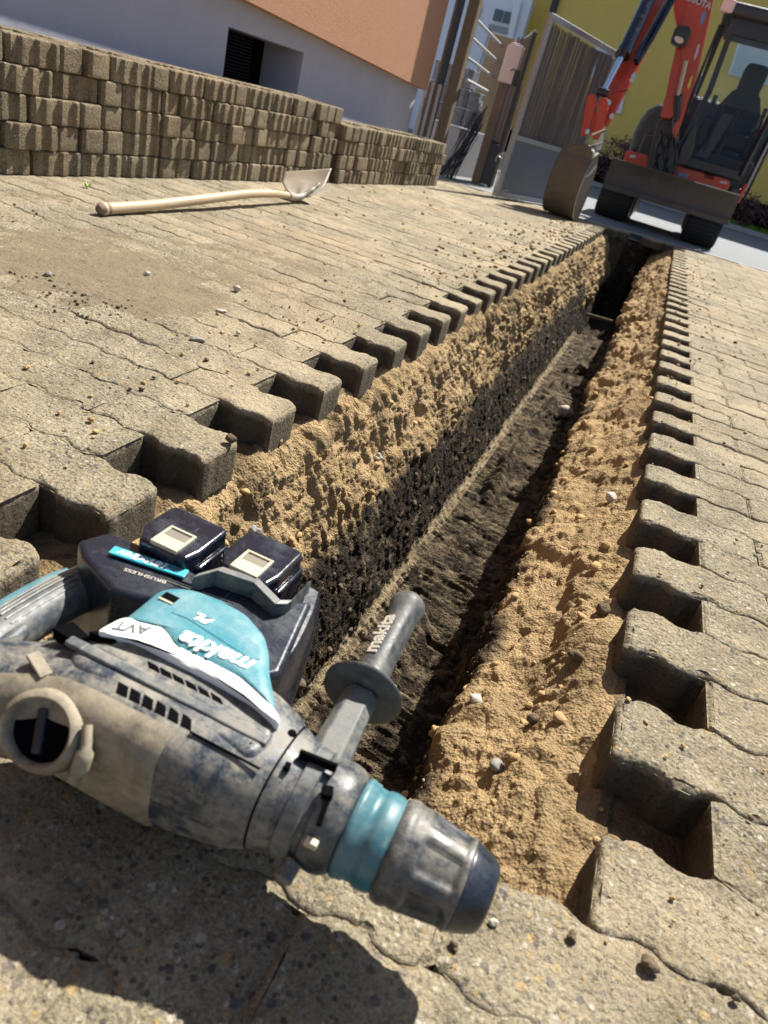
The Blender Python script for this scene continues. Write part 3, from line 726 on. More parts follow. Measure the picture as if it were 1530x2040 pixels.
textobj('motor_lettering', 'BL', 'textwhite', teal, (-.226, .4265, TZ+.0020), .0125, (-1, -.05, 0), (0, -1, 0), .0005, shear=.35, sx=1.2, offset=.0005)
wc = [o_ for o_ in drill.children if o_.name.startswith('white_cover')][0]
textobj('vibration_lettering', 'AVT', 'textdark', wc, (-.266, .3845, TZ-.0002), .0150, (-1, -.42, 0), (.1, -1, 0), .0005, shear=.2, offset=.0002)
for (x_, y_, z_) in ((-.128, .343, .1375), (-.283, .352, .1385), (-.150, .3165, .1285), (-.108, .372, .1345)):
    MB().lathe([(0, .0036), (.0008, .0034)], (x_, y_, z_), (0, 0, 1), 16).lathe([(.0004, .0016), (.0011, .0012)], (x_, y_, z_), (0, 0, 1), 6).build('screw', 'slot', drill)
# vent slots as raised black blocks painting the recess shade, and panel lines, on the motor housing and barrel top
mb = MB()
for (xa, ya, xb, yb, n_s, z_, wd) in ((-.236, .3645, -.166, .3655, 6, .1383, .0042), (-.240, .333, -.172, .336, 6, .1374, .0078)):
    for k in range(n_s):
        t = (k+.5)/n_s; L_ = (xb-xa)/n_s*.90
        mb.prism([(xa+(xb-xa)*t-L_/2-.002, ya+(yb-ya)*t+wd/2, z_-.004), (xa+(xb-xa)*t-L_/2+.003, ya-wd/2, z_-.004), (xa+(xb-xa)*t+L_/2+.002, ya-wd/2, z_-.004), (xa+(xb-xa)*t+L_/2-.003, ya+wd/2, z_-.004)], (0, 0, .0052))
    mb.build('vent_row', 'slot', drill); mb = MB()
MB().bar((-.300, .3490, .1395), (-.118, .3515, .1375), .010, .005).build('shoulder_rib', 'rubberL', drill, bev=.002)
MB().bar((-.170, .3265, .1392), (-.112, .3300, .1345), .0012, .002).build('housing_seam', 'slot', drill)
MB().prism([(-.318, .352, .128), (-.296, .350, .128), (-.290, .362, .128), (-.312, .368, .128)], (0, 0, .0118)).build('slot_opening', 'slot', drill, bev=.001)
MB().prism([(-.294, .3655, .130), (-.272, .3645, .130), (-.270, .3700, .130), (-.288, .3720, .130)], (0, 0, .0102)).build('strap_slot', 'slot', drill, bev=.0006)
# battery housing with guard arms
bh = [(-.392, .463), (-.372, .447), (-.320, .425), (-.300, .430), (-.262, .442), (-.225, .432), (-.195, .415), (-.160, .405), (-.146, .425), (-.160, .490), (-.168, .530), (-.200, .505), (-.255, .492), (-.29, .495), (-.345, .497), (-.380, .495)]
plate(bh, .030, .1335).build('battery_housing', 'black', drill, bev=.006, seg=4)
MB().prism([(-.385, .455, .034), (-.30, .430, .034), (-.30, .49, .034), (-.38, .50, .034)], (0, 0, .06)).build('lower_housing', 'black', drill, bev=.006)
# flank towards the chuck, a tall curved wall
fl = catmull([(-.150, .405, 0), (-.146, .430, 0), (-.148, .470, 0), (-.156, .515, 0), (-.166, .552, 0)], 5)
mb = MB(); secs = []
for p in fl: secs.append([(p.x-.018, p.y, .026), (p.x, p.y, .026), (p.x+.002, p.y, .06), (p.x, p.y, .115), (p.x-.006, p.y, .128), (p.x-.018, p.y, .130)])
mb.loft([[Vector(q) for q in s_] for s_ in secs]).build('flank', 'black', drill, smooth=True, ang=40)
# guard rim: a zigzag bar round the right-hand battery
gp = [at(383, 1150, Z=.150), at(432, 1136, Z=.152), at(505, 1160, Z=.152), at(548, 1203, Z=.148), at(573, 1203, Z=.146), at(612, 1162, Z=.146)]
mb = MB()
for a, b in zip(gp[:-1], gp[1:]):
    mb.prism([a, b, b+Vector((.001, .0085, 0)), a+Vector((.001, .0085, 0))], (0, 0, -.024))
mb.build('battery_guard', 'rubberL', drill, bev=.0014, seg=3)
# batteries
def battery(x0, x1, y0, y1, z0, z1, lab):
    b = MB().prism([(x0+.012, y0, z0), (x1-.004, y0, z0), (x1, y0+.02, z0), (x1, y1-.004, z0), (x1-.006, y1, z0), (x0+.006, y1, z0), (x0, y1-.006, z0), (x0, y0+.02, z0)], (0, 0, z1-z0)).build('battery', 'blackgloss', drill, bev=.009, seg=5)
    xm = (x0+x1)/2
    MB().prism([(x1-.001, y0+.014, z0+.005), (x1+.004, y0+.018, z0+.005), (x1+.004, y1-.004, z0+.005), (x1-.001, y1-.002, z0+.005)], (0, 0, z1-z0-.022)).build('end_cap', 'blackgloss', b, bev=.003, seg=3)
    return b
b1 = battery(-.350, -.282, .484, .556, .050, .151, 0); b2 = battery(-.268, -.203, .500, .574, .050, .151, 1)
b1['label'] = 'battery nearer the D-handle'; b2['label'] = 'battery behind the zigzag guard'
for b, cx, cy in ((b1, -.312, .502), (b2, -.2335, .518)):
    fr_ = MB()
    for (dx, dy, sx_, sy_) in ((0, .0155, .030, .003), (0, -.0155, .030, .003), (-.0135, 0, .003, .028), (.0135, 0, .003, .028)): fr_.box((cx+dx, cy+dy, .1515), (sx_, sy_, .0045))
    q = fr_.build('release_button', 'cream', b, bev=.0007)
    MB().box((cx, cy, .1500), (.026, .029, .004)).build('button_well', 'creamdark', q)
    MB().box((cx-.001, cy-.0065, .1510), (.025, .015, .003)).build('button_step', 'cream', q, bev=.0008)
# teal voltage strip with lettering
sa, sb = Vector((-.356, .4675, .1365)), Vector((-.281, .4815, .1365))
stp = MB().bar(sa, sb, .0125, .0026).build('voltage_strip', 'strip', drill, bev=.0010)
dirn = (sa-sb).normalized(); upn = Vector((dirn.y, -dirn.x, 0)); upn = upn if upn.y < 0 else -upn
textobj('voltage_lettering', 'LXT', 'textdark', stp, sb.lerp(sa, .17)+Vector((0, 0, .0016)), .0075, dirn, upn, .0004, shear=.2, offset=.0001)
textobj('voltage_lettering', '18V\u00d72', 'textwhite', stp, sb.lerp(sa, .47)+Vector((0, 0, .0016)), .0115, dirn, upn, .0004, shear=.2, sx=1.15, offset=.0004)
textobj('voltage_lettering', '36V', 'textwhite', stp, sb.lerp(sa, .78)+Vector((0, 0, .0016)), .0095, dirn, upn, .0004, shear=.2, sx=1.1, offset=.0003)
bhj = [o_ for o_ in drill.children if o_.name == 'battery_housing'][0]
textobj('brushless_lettering', 'BRUSHLESS', 'textgrey', bhj, (-.310, .4585, .1339), .0062, (-1, -.20, 0), (.2, -1, 0), .0003, sx=1.35)
MB().bar((-.297, .4655, .1338), (-.225, .4745, .1338), .0012, .0012).bar((-.290, .4715, .1338), (-.262, .4755, .1338), .0012, .0012).build('vent_lines', 'slot', bhj)
MB().bar((-.297, .4640, .1338), (-.225, .4730, .1338), .0009, .0014).build('vent_ridge', 'rubberL', bhj)
# D-shaped rear handle
hp = catmull([(-.362, .488, .080), (-.375, .468, .084), (-.381, .430, .086), (-.383, .385, .087), (-.381, .345, .088), (-.372, .318, .086)], 6)
hr = [.026, .0255, .025, .0245, .024, .0235]+[.0235]*20+[.025]*6
dh = MB().tube(hp, [hr[min(i, len(hr)-1)] for i in range(len(hp))], 20, flat=.92).build('rear_handle', 'rubberL', drill, smooth=True, ang=180)
for k in range(5):
    off = -.012+.0055*k
    pth = [p+Vector((off, 0, .0228-abs(off)*.40)) for p in hp[10:22]]
    MB().tube(pth, .0013, 6).build('grip_rib', 'rubber', dh, smooth=True)
MB().tube([p+Vector((-.0190, 0, .0135)) for p in hp[8:26]], [.003]*2+[.0045]*14+[.003]*2, 8, flat=.6).build('grip_inlay', 'tealband', dh, smooth=True)
MB().tube([hp[20]+Vector((.016, 0, .010)), hp[26]+Vector((.020, .002, .012)), Vector((-.350, .352, .105))], [.007, .010, .008], 10).build('trigger', 'rubberL', dh, smooth=True)
# side handle: clamp bar, guard disc, grip
ha = Vector((-.078, .378, .104)); hd = (Vector((-.0865, .588, .132))-ha).normalized(); side = empty('x', (0, 0, 0)); bpy.data.objects.remove(side)
up_ = Vector((0, -hd.z, hd.y)).normalized()
mb = MB(); secs = []
for t, w_, h_ in ((-.030, .0150, .011), (-.024, .0175, .0135), (.000, .0178, .0145), (.050, .0160, .0150), (.082, .0150, .0145)):
    c = ha+hd*t; rt = hd.cross(up_).normalized()
    o8 = [(-1, -.45), (-.5, -1), (.5, -1), (1, -.45), (1, .45), (.55, 1), (-.55, 1), (-1, .45)]
    secs.append([c+rt*a_*w_+up_*b_*h_ for a_, b_ in o8])
hdl = mb.loft(secs).build('handle_stem', 'rubberL', drill, bev=.0015)
MB().lathe([(0, .0300), (.0008, .0345), (.0025, .0368), (.0045, .0372), (.0065, .0355), (.0075, .031), (.011, .0205), (.014, .0182)], ha+hd*.083, hd, 56).build('guard_disc', 'rubberD', drill, smooth=True, ang=50)
def grip_r(d, th, r):
    f = max(0, min(1, (d-.028)/.01))*max(0, min(1, (.100-d)/.012)); ph = abs(((th/(2*math.pi)*3+.5) % 1)-.5)
    return r-.0016*f*min(1, max(0, ph-.22)*9)
G0 = ha+hd*.094
grip = MB().lathe([(0, .0180), (.006, .0172)]+[(.008+.0045*i, .0165-.0012*math.sin(i/21*math.pi)) for i in range(22)]+[(.106, .0172), (.111, .0180), (.115, .0185), (.120, .0178), (.1235, .0155), (.125, .012)], G0, hd, 56, grip_r).build('side_grip', 'rubberD', drill, smooth=True, ang=70)
# lettering wrapped on the grip's left upper side
ln = Vector((-.62, 0, .78)); ln = (ln-hd*ln.dot(hd)).normalized()
textobj('grip_lettering', 'makita', 'textgrey', grip, G0+hd*.055+ln*.0158, .0205, hd, ln.cross(hd).normalized(), .0008, shear=.2, sx=1.0, offset=.0006)
# clamp band, dark slots, lock tab
MB().lathe([(0, .0425), (.001, .0442), (.013, .0442), (.014, .0425)], (-.0855, AY, AZ), (1, 0, 0), 64).build('clamp_band', 'rubberL', drill, smooth=True, ang=40)
mb = MB().bar((-.094, .3565, .1365), (-.064, .3600, .1365), .0035, .008); mb.bar((-.066, .340, .131), (-.058, .343, .131), .009, .006); mb.bar((-.060, .343, .131), (-.057, .322, .120), .004, .006); mb.bar((-.0985, .3425, .134), (-.094, .3435, .134), .006, .005)
mb.build('clamp_slots', 'slot', drill, bev=.0008)
MB().bar((-.062, .3155, .1085), (-.052, .3155, .1085), .006, .006).build('screw_cap', 'cream', drill, bev=.0012)
MB().lathe([(0, .0075), (.012, .0070), (.014, .004)], (-.066, .314, .078), (0, -1, -.2), 20).build('clamp_knob', 'rubber', drill, smooth=True)
# ------------------------------------------------------------------ red mini excavator on the road
MATS['xred'] = mat_dusty('orange_red_paint', (.46, .044, .020), (.22, .17, .13), (.58, .85), .30, 7, .35, base2=(.52, .058, .026), bumpd=.001)
MATS['xdark'] = mat_dusty('dark_machine_paint', (.020, .021, .026), (.12, .11, .10), (.55, .85), .35, 7, .4, bumpd=.001)
MATS['xint'] = mat_plain('cab_interior_black', (.008, .008, .010), .6, var=.2)
MATS['xcowl'] = mat_dusty('charcoal_cowl', (.030, .031, .038), (.13, .12, .11), (.5, .85), .35, 5, .35, bumpd=.001)
MATS['xblade'] = mat_dusty('worn_blade_steel', (.050, .046, .046), (.17, .14, .115), (.45, .75), .55, 6, .6, bumpd=.002)
MATS['xbucket'] = mat_dusty('earthy_bucket_steel', (.085, .070, .054), (.19, .155, .11), (.42, .72), .42, 9, .6, bumpd=.002)
MATS['chrome'] = mat_plain('polished_rod', (.75, .78, .82), .12, 1, .05)
MATS['steel'] = mat_plain('bright_steel', (.42, .43, .44), .3, 1, .3, 30)
MATS['xrubber'] = mat_dusty('track_rubber', (.010, .010, .012), (.10, .09, .08), (.50, .8), .7, 9, .5, bumpd=.003)
MATS['lampglass'] = mat_plain('lamp_lens', (.75, .62, .55), .15, 0, .1)
MATS['decal'] = mat_plain('pale_decal', (.55, .52, .56), .4, 0, .1)
MATS['decalblue'] = mat_plain('blue_decal', (.16, .22, .42), .4, 0, .2)
MATS['yellowdecal'] = mat_plain('yellow_decal', (.75, .62, .10), .4, 0, .1)
q = N('cab_glass'); q.b.inputs['Base Color'].default_value = (.95, .985, .97, 1); q.b.inputs['Transmission Weight'].default_value = 1.0; q.b.inputs['Roughness'].default_value = .02; q.b.inputs['IOR'].default_value = 1.22
MATS['glass'] = q.m
YT = 9.6
ex = empty('mini_excavator', (-.10, 10.3, 0), 'orange-red mini excavator with a dark cab standing on the road beyond the trench', 'excavator')
def outl(L, Y): return [at(u, v, Y=Y) for u, v in L]
def slab(name, mat, L, Y, th, parent=None, bev=.008, **k):
    return MB().prism(outl(L, Y), (0, th, 0)).build(name, mat, parent or ex, bev=bev, **k)
# tracks : rounded belt with lugs, rollers inside
for x0 in (-.845, .235):
    x1 = x0+.385
    def belt(r, zc=.20, y0=9.80, y1=11.25):
        P = []
        for a in arc(14, math.pi*1.5, math.pi*.5): P.append((y0+math.cos(a)*r, zc+math.sin(a)*r))
        for a in arc(14, math.pi*.5, -math.pi*.5): P.append((y1+math.cos(a)*r, zc+math.sin(a)*r))
        return P
    tr = MB().prism([(x0, y_, z_) for y_, z_ in belt(.185)], (x1-x0, 0, 0)).build('track', 'xrubber', ex, bev=.015)
    mb = MB(); B_ = belt(.186); tot = []
    for k in range(len(B_)):
        a = Vector((0,)+B_[k]); b = Vector((0,)+B_[(k+1) % len(B_)]); L_ = (b-a).length; m_ = max(1, round(L_/.085))
        for t in range(m_):
            p = a.lerp(b, (t+.5)/m_); d_ = (b-a).normalized(); nrm = Vector((0, -d_.z, d_.y)); nrm = nrm if nrm.dot(p-Vector((0, min(max(p.y, 9.8), 11.25), .2))) > 0 else -nrm
            mb.bar((x0+.01, p.y, p.z), (x1-.01, p.y, p.z), .035, .018, nrm)
    g = mb.build('tread_lugs', 'xrubber', tr, bev=.006)
    for yy in (9.80, 11.25): MB().lathe([(0, .06), (0, .13), (.02, .135), (.02, .05)], (x1 if x0 < 0 else x0-.02, yy, .2), (1, 0, 0), 28).build('sprocket', 'xdark', tr, smooth=True)
    MB().box(((x1 if x0 < 0 else x0)+(.02 if x0 < 0 else -.02), 10.5, .19), (.05, 1.25, .16)).build('track_frame', 'xdark', tr, bev=.02)
MB().box((-.10, 10.5, .40), (.75, .9, .22)).lathe([(0, .42), (.16, .42)], (-.10, 10.5, .46), (0, 0, 1), 40).build('undercarriage', 'xdark', ex, bev=.01)
# dozer blade with curved face and two push arms
bl = [at(1219, 318, Y=9.1), at(1475, 390, Y=9.1), at(1451, 448, Y=9.1), at(1200, 370, Y=9.1)]
xa, xb = -.800, .622; mb = MB(); secs = []
for z_, dy in ((.615, 0), (.57, .030), (.50, .050), (.42, .052), (.36, .035), (.322, .0)):
    secs.append([Vector((xa, 9.10+dy, z_)), Vector((xb, 9.10+dy, z_)), Vector((xb, 9.125+dy, z_)), Vector((xa, 9.125+dy, z_))])
bla = mb.loft(secs).build('dozer_blade', 'xblade', ex, smooth=True, ang=30)
MB().bar((xa, 9.105, .615), (xb, 9.105, .615), .03, .014).build('blade_lip', 'xblade', bla, bev=.003)
MB().bar((.12, 9.089, .619), (.60, 9.089, .619), .006, .006).build('worn_edge', 'steel', bla)
MB().box((-.089, 9.105, .335), (1.42, .02, .05)).build('cutting_edge', 'xblade', bla, bev=.003)
for s_ in (-.42, .25): MB().bar((s_, 9.16, .40), (s_*.9, 9.9, .34), .09, .12).build('blade_arm', 'xdark', ex, bev=.01)
# turntable skirt, counterweight, red lower panels
slab('lower_panel', 'xred', [(1341, 350), (1349, 329), (1372, 337), (1450, 357), (1456, 364), (1447, 383), (1438, 386), (1410, 381)], 9.62, .30, bev=.015)
slab('corner_panel', 'xred', [(1241, 324), (1246, 302), (1254, 300), (1292, 310), (1291, 340)], 9.72, .35, bev=.015)
for L in ([(1256, 308), (1267, 309), (1266, 315), (1255, 314)], [(1435, 360), (1449, 363), (1448, 367), (1434, 364)]): slab('marker_light', 'decal', L, 9.60 if L[0][0] > 1400 else 9.70, .025, bev=.002)
slab('maker_plate', 'decalblue', [(1352, 343), (1372, 348), (1370, 355), (1350, 350)], 9.605, .02, bev=0)
slab('maker_plate', 'decalblue', [(1407, 367), (1424, 371), (1422, 378), (1405, 374)], 9.605, .02, bev=0)
for k in range(3): slab('louvre', 'slot', [(1403, 345+3.4*k), (1423, 350+3.4*k), (1423, 351.6+3.4*k), (1403, 346.6+3.4*k)], 9.612, .012, bev=0)
MB().box((.02, 10.75, .80), (1.30, 1.55, .36)).build('revolving_frame', 'xdark', ex, bev=.05, seg=4)
# charcoal engine cowl left of the boom, curved top
cow = outl([(1250, 303), (1262, 262), (1276, 236), (1292, 216), (1310, 207), (1330, 205), (1345, 215), (1340, 330), (1290, 318)], 10.05)
MB().prism(cow, (0, 1.25, 0)).build('engine_cowl', 'xcowl', ex, bev=.07, seg=6)
MB().box((.0, 11.25, 1.15), (1.25, .45, .80)).build('counterweight', 'xcowl', ex, bev=.12, seg=5)
# swing bracket and hoses at the foot of the boom
slab('swing_bracket', 'xdark', [(1288, 340), (1296, 300), (1310, 238), (1344, 232), (1352, 268), (1346, 300), (1338, 352)], 9.40, .22, bev=.02)
mb = MB()
for k in range(5):
    a = at(1316+6*k, 262+3*k, Y=9.36); b = at(1300+10*k, 332+4*k, Y=9.38); c = at(1345+4*k, 300+2*k, Y=9.35)
    mb.tube(catmull([a, (a+b)/2+Vector((.05*(-1)**k, -.07, 0)), b], 6), .012, 8)
mb.build('hydraulic_hoses', 'blackgloss', ex, smooth=True)
slab('hose_guard', 'xdark', [(1346, 330), (1356, 292), (1372, 262), (1392, 232), (1385, 290), (1368, 330)], 9.50, .12, bev=.02)
# boom : rises from the bracket to the knee above the frame
boomL = [(1315, 234), (1326, 190), (1336, 140), (1345, 100), (1350, 62), (1342, 20), (1340, -30), (1352, -75), (1392, -95), (1422, -60), (1421, 0), (1415, 31), (1402, 90), (1388, 150), (1372, 196), (1362, 232), (1345, 278), (1340, 262), (1348, 226), (1336, 236)]
boom = slab('boom', 'xred', boomL, 9.18, .20, bev=.012)
MB().prism(outl([(1352, 60), (1372, 2), (1416, 8), (1400, 60), (1385, 110), (1368, 150), (1356, 190), (1350, 225), (1336, 230), (1347, 180), (1358, 120)], 9.165), (0, .016, 0)).build('boom_side_plate', 'xred', boom, bev=.004)
slab('boom_decal', 'decalblue', [(1398, 27), (1405, 20), (1407, 30), (1401, 48), (1396, 50), (1395, 38)], 9.16, .004, boom, bev=0)
slab('boom_decal', 'decal', [(1391, 88), (1395, 88), (1389, 110), (1383, 122), (1383, 112)], 9.16, .004, boom, bev=0)
slab('warning_decal', 'yellowdecal', [(1377, 152), (1380, 150), (1375, 170), (1370, 180), (1370, 170)], 9.16, .004, boom, bev=0)
bd = at(1388, 2, Y=9.155); e1 = (at(1398, 16, Y=9.155)-at(1374, 6, Y=9.155))
textobj('boom_lettering', 'KUBOTA', 'decal', boom, bd, .075, e1, Vector((.2, 0, 1)), .003, offset=.002)
# work lamp
lp = slab('work_lamp', 'xdark', [(1335, 84), (1344, 56), (1352, 50), (1372, 52), (1377, 62), (1370, 78), (1364, 90), (1352, 93)], 9.02, .12, bev=.012)
slab('lamp_lens', 'lampglass', [(1343, 74), (1350, 71), (1361, 76), (1362, 84), (1353, 87), (1345, 82)], 9.008, .02, lp, bev=.006)
# boom cylinder below the boom
a = at(1345, 282, Y=9.30); b = at(1351, 190, Y=9.12); c = at(1368, 120, Y=9.02)
MB().tube([a, b], .042, 16).build('boom_cylinder', 'blackgloss', ex, smooth=True, ang=60)
MB().tube([b, c], .020, 12).build('boom_cylinder_rod', 'steel', ex, smooth=True, ang=60)
# dipper arm, from the knee out over the bucket
def bar2(name, mat, A, B, Ya, Yb, th, parent=None, bev=.012):
    """a box arm between image outlines A (far end) and B (near end): each gives left and right pixel"""
    a0, a1 = at(*A[0], Y=Ya), at(*A[1], Y=Ya); b0, b1 = at(*B[0], Y=Yb), at(*B[1], Y=Yb); d_ = Vector((0, th, 0))
    return MB().loft([[a0, a1, a1+d_, a0+d_], [b0, b1, b1+d_, b0+d_]]).build(name, mat, parent or ex, bev=bev)
dip = bar2('dipper_arm', 'xred', ((1300, -30), (1352, -30)), ((1206, 190), (1248, 178)), 8.75, 7.92, .17)
bar2('dipper_tip', 'xred', ((1206, 188), (1246, 180)), ((1190, 244), (1208, 252)), 7.92, 7.80, .15, dip)
bar2('dipper_edge', 'xdark', ((1340, -30), (1354, -30)), ((1266, 104), (1272, 120)), 8.73, 8.18, .16, dip, .004)
# bucket cylinder: dark barrel, bright rod
ca, cb_, cc = at(1306, -30, Y=8.55), at(1241, 108, Y=8.05), at(1201, 184, Y=7.78)
cyl = MB().tube([ca, cb_], .062, 24).tube([cb_-(cb_-ca).normalized()*.05, cb_+(cb_-ca).normalized()*.012], .070, 24).build('bucket_cylinder', 'blackgloss', ex, smooth=True, ang=50)
MB().tube([cb_, cc], .027, 20).build('cylinder_rod', 'chrome', cyl, smooth=True, ang=60)
MB().tube([cc-Vector((.05, 0, 0)), cc+Vector((.05, 0, 0))], .036, 16).build('rod_eye', 'xdark', cyl, smooth=True, ang=60)
mb = MB().tube([at(1352, -20, Y=8.6), at(1300, 75, Y=8.3), at(1268, 128, Y=8.1)], .022, 10).tube([at(1345, -20, Y=8.6), at(1290, 75, Y=8.3), at(1266, 120, Y=8.1)], .018, 10)
mb.build('arm_hoses', 'blackgloss', ex, smooth=True)
# bucket link: two red ear plates, pins
for dx, nm in ((0, 'a'), (.115, 'b')):
    L = [(1170, 192), (1176, 186), (1186, 190), (1188, 205), (1182, 228), (1174, 258), (1168, 272), (1158, 270), (1156, 262), (1162, 236), (1166, 212)]
    P = [p+Vector((dx, 0, 0)) for p in outl(L, 7.70)]
    MB().prism(P, (.0, .12, 0)).build('link_plate', 'xred', ex, bev=.006)
slab('link_crosspiece', 'xred', [(1170, 222), (1196, 226), (1188, 268), (1162, 268)], 7.72, .07, bev=.006)
for (u, v, Y_) in ((1212, 205, 7.74), (1218, 232, 7.78), (1170, 262, 7.68), (1262, 152, 8.0), (1258, 160, 8.0)):
    p = at(u, v, Y=Y_); MB().lathe([(0, .010), (.003, .024), (.014, .022), (.016, .010)], p+Vector((0, -.012, 0)), (.45, -1, 0), 14).build('pin', 'steel', ex, smooth=True, ang=40)
# quick hitch
slab('quick_hitch', 'steel', [(1180, 285), (1190, 262), (1205, 256), (1202, 282), (1197, 298), (1184, 306)], 7.72, .10, bev=.006)
MB().tube([at(1180, 268, Y=7.7), at(1206, 258, Y=7.7)], .016, 12).tube([at(1178, 290, Y=7.69), at(1200, 283, Y=7.69)], .013, 12).build('hitch_pins', 'chrome', ex, smooth=True, ang=50)
# bucket : curved shell with two side plates, open away from the viewer
bx0, bx1 = -1.125, -.815
side = [(7.66, .615), (7.565, .575), (7.50, .49), (7.465, .38), (7.462, .26), (7.485, .15), (7.535, .065), (7.60, .022), (7.68, .008), (7.75, .018)]
skew = .0
ROT = Matrix.Rotation(R(-11), 3, 'Z'); CB = Vector((-.965, 7.62, 0))
def rb(p): return ROT@(Vector(p)-CB)+CB
def bxf(x_, z_): return x_+skew*(1-z_/.6)
bk = catmull([(0, y_, z_) for y_, z_ in side], 4); mb = MB(); secs = []
for p in bk:
    n_in = ROT@((Vector((0, 7.72, .32))-Vector((0, p.y, p.z))).normalized()*.014)
    secs.append([rb((bxf(bx0, p.z), p.y, p.z)), rb((bxf(bx1, p.z), p.y, p.z)), rb((bxf(bx1, p.z), p.y, p.z))+n_in, rb((bxf(bx0, p.z), p.y, p.z))+n_in])
bucket = mb.loft(secs).build('bucket_shell', 'xbucket', ex, smooth=True, ang=50)
for xs_ in (bx0-.006, bx1-.006):
    P = [rb((xs_, p.y, p.z)) for p in bk]+[rb((xs_, 7.79, .22)), rb((xs_, 7.77, .48))]
    MB().prism(P, ROT@Vector((.014, 0, 0))).build('bucket_side', 'xbucket', bucket, bev=.003)
MB().prism([rb(p) for p in ((-1.12, 7.535, .53), (-1.07, 7.54, .62), (-.90, 7.54, .66), (-.83, 7.54, .61), (-.815, 7.54, .52))], ROT@Vector((0, .20, 0))).build('bucket_mount', 'xbucket', bucket, bev=.02, seg=3)
MB().bar(at(1173, 348, Y=7.42), at(1187, 330, Y=7.46), .012, .02).bar(at(1166, 352, Y=7.42), at(1178, 345, Y=7.44), .012, .012).build('wear_strip', 'steel', bucket, bev=.002)
# cab
def cabp(u, v, Y): return at(u, v, Y=Y)
YC, YB = 9.90, 11.15
tl, tr_, br, bl_ = at(1440, 22, Y=YC), at(1560, 45, Y=YC), at(1462, 352, Y=YC-.12), at(1350, 322, Y=YC-.12)
cab_x0, cab_x1, top_z = -.23, .62, 2.20
def P3(x_, y_, z_): return Vector((x_, y_, z_))
roof = MB().prism([P3(-.31, YC-.10, 2.20), P3(.66, YC-.10, 2.20), P3(.69, YC+.1, 2.20), P3(.69, YB+.05, 2.20), P3(-.31, YB+.05, 2.20)], (0, 0, .13)).build('cab_roof', 'xcowl', ex, bev=.045, seg=5)
MB().box((-.28, YC-.06, 2.27), (.13, .14, .12)).build('roof_lamp', 'lampglass', roof, bev=.02)
mb = MB()
cols = [((-.16, 9.92, 2.2), (-.12, 9.90, 1.50), (-.19, 9.82, .76)), ((.62, 9.92, 2.2), (.64, 9.90, 1.50), (.56, 9.82, .76)), ((-.28, YB, 2.2), (-.28, YB, .8)), ((.66, YB, 2.2), (.66, YB, .8)), ((-.29, 10.45, 2.2), (-.29, 10.42, .8)), ((.67, 10.45, 2.2), (.67, 10.42, .8))]
for c in cols:
    p_ = MB()
    for a, b in zip(c[:-1], c[1:]): p_.bar(a, b, .062, .062, (0, 1, 0))
    p_.build('cab_pillar', 'xdark', ex, bev=.01)
MB().bar((-.16, 9.91, 2.13), (.62, 9.91, 2.13), .06, .16).build('windscreen_header', 'xdark', ex, bev=.01); MB().bar((-.19, 9.82, .80), (.57, 9.82, .80), .08, .10).build('windscreen_sill', 'xdark', ex, bev=.01)
MB().box((.19, 9.94, 2.06), (.80, .03, .12)).build('sun_visor', 'xcowl', ex, bev=.01)
ws = MB().prism([P3(-.14, 9.895, 2.05), P3(.60, 9.895, 2.05), P3(.615, 9.885, 1.42), P3(-.10, 9.885, 1.42)], (0, .008, 0)).build('windscreen', 'glass', ex)
MB().prism([P3(-.11, 9.88, 1.42), P3(.61, 9.88, 1.42), P3(.55, 9.80, .84), P3(-.17, 9.80, .84)], (0, .008, 0)).build('lower_windscreen', 'glass', ex)
MB().prism([P3(-.29, 10.0, 2.12), P3(-.29, 10.4, 2.12), P3(-.29, 10.4, 1.25), P3(-.24, 9.95, 1.25)], (.008, 0, 0)).build('side_window', 'glass', ex)
MB().prism([P3(.66, 9.98, 2.12), P3(.66, 10.42, 2.12), P3(.66, 10.42, 1.0), P3(.66, 9.98, 1.0)], (.008, 0, 0)).build('side_window', 'glass', ex)
MB().prism([P3(-.26, YB, 2.1), P3(.64, YB, 2.1), P3(.64, YB, 1.5), P3(-.26, YB, 1.5)], (0, .008, 0)).build('rear_window', 'glass', ex)
MB().bar((.60, 9.86, 1.52), (.56, 9.79, .80), .05, .05).bar((.655, 9.93, 1.55), (.655, 9.93, .72), .03, .05).build('door_frame', 'blackgloss', ex, bev=.008)
MB().bar((.70, 9.95, 1.75), (.665, 9.90, .62), .03, .03).bar((.74, 9.97, 1.75), (.72, 9.92, .60), .030, .03).build('grab_rail', 'blackgloss', ex, bev=.008)
MB().bar((.715, 9.95, 1.72), (.69, 9.90, .62), .020, .018).build('door_seal', 'decal', ex, bev=.002)
MB().box((.62, 9.98, .66), (.16, .30, .05)).build('cab_step', 'xcowl', ex, bev=.015)
MB().tube([(.655, 9.80, .55), (.665, 9.82, .74)], .026, 14).build('side_reflector', 'xred', ex, smooth=True)
MB().box((.20, 10.45, .90), (.78, .95, .12)).build('cab_floor', 'xint', ex, bev=.01)
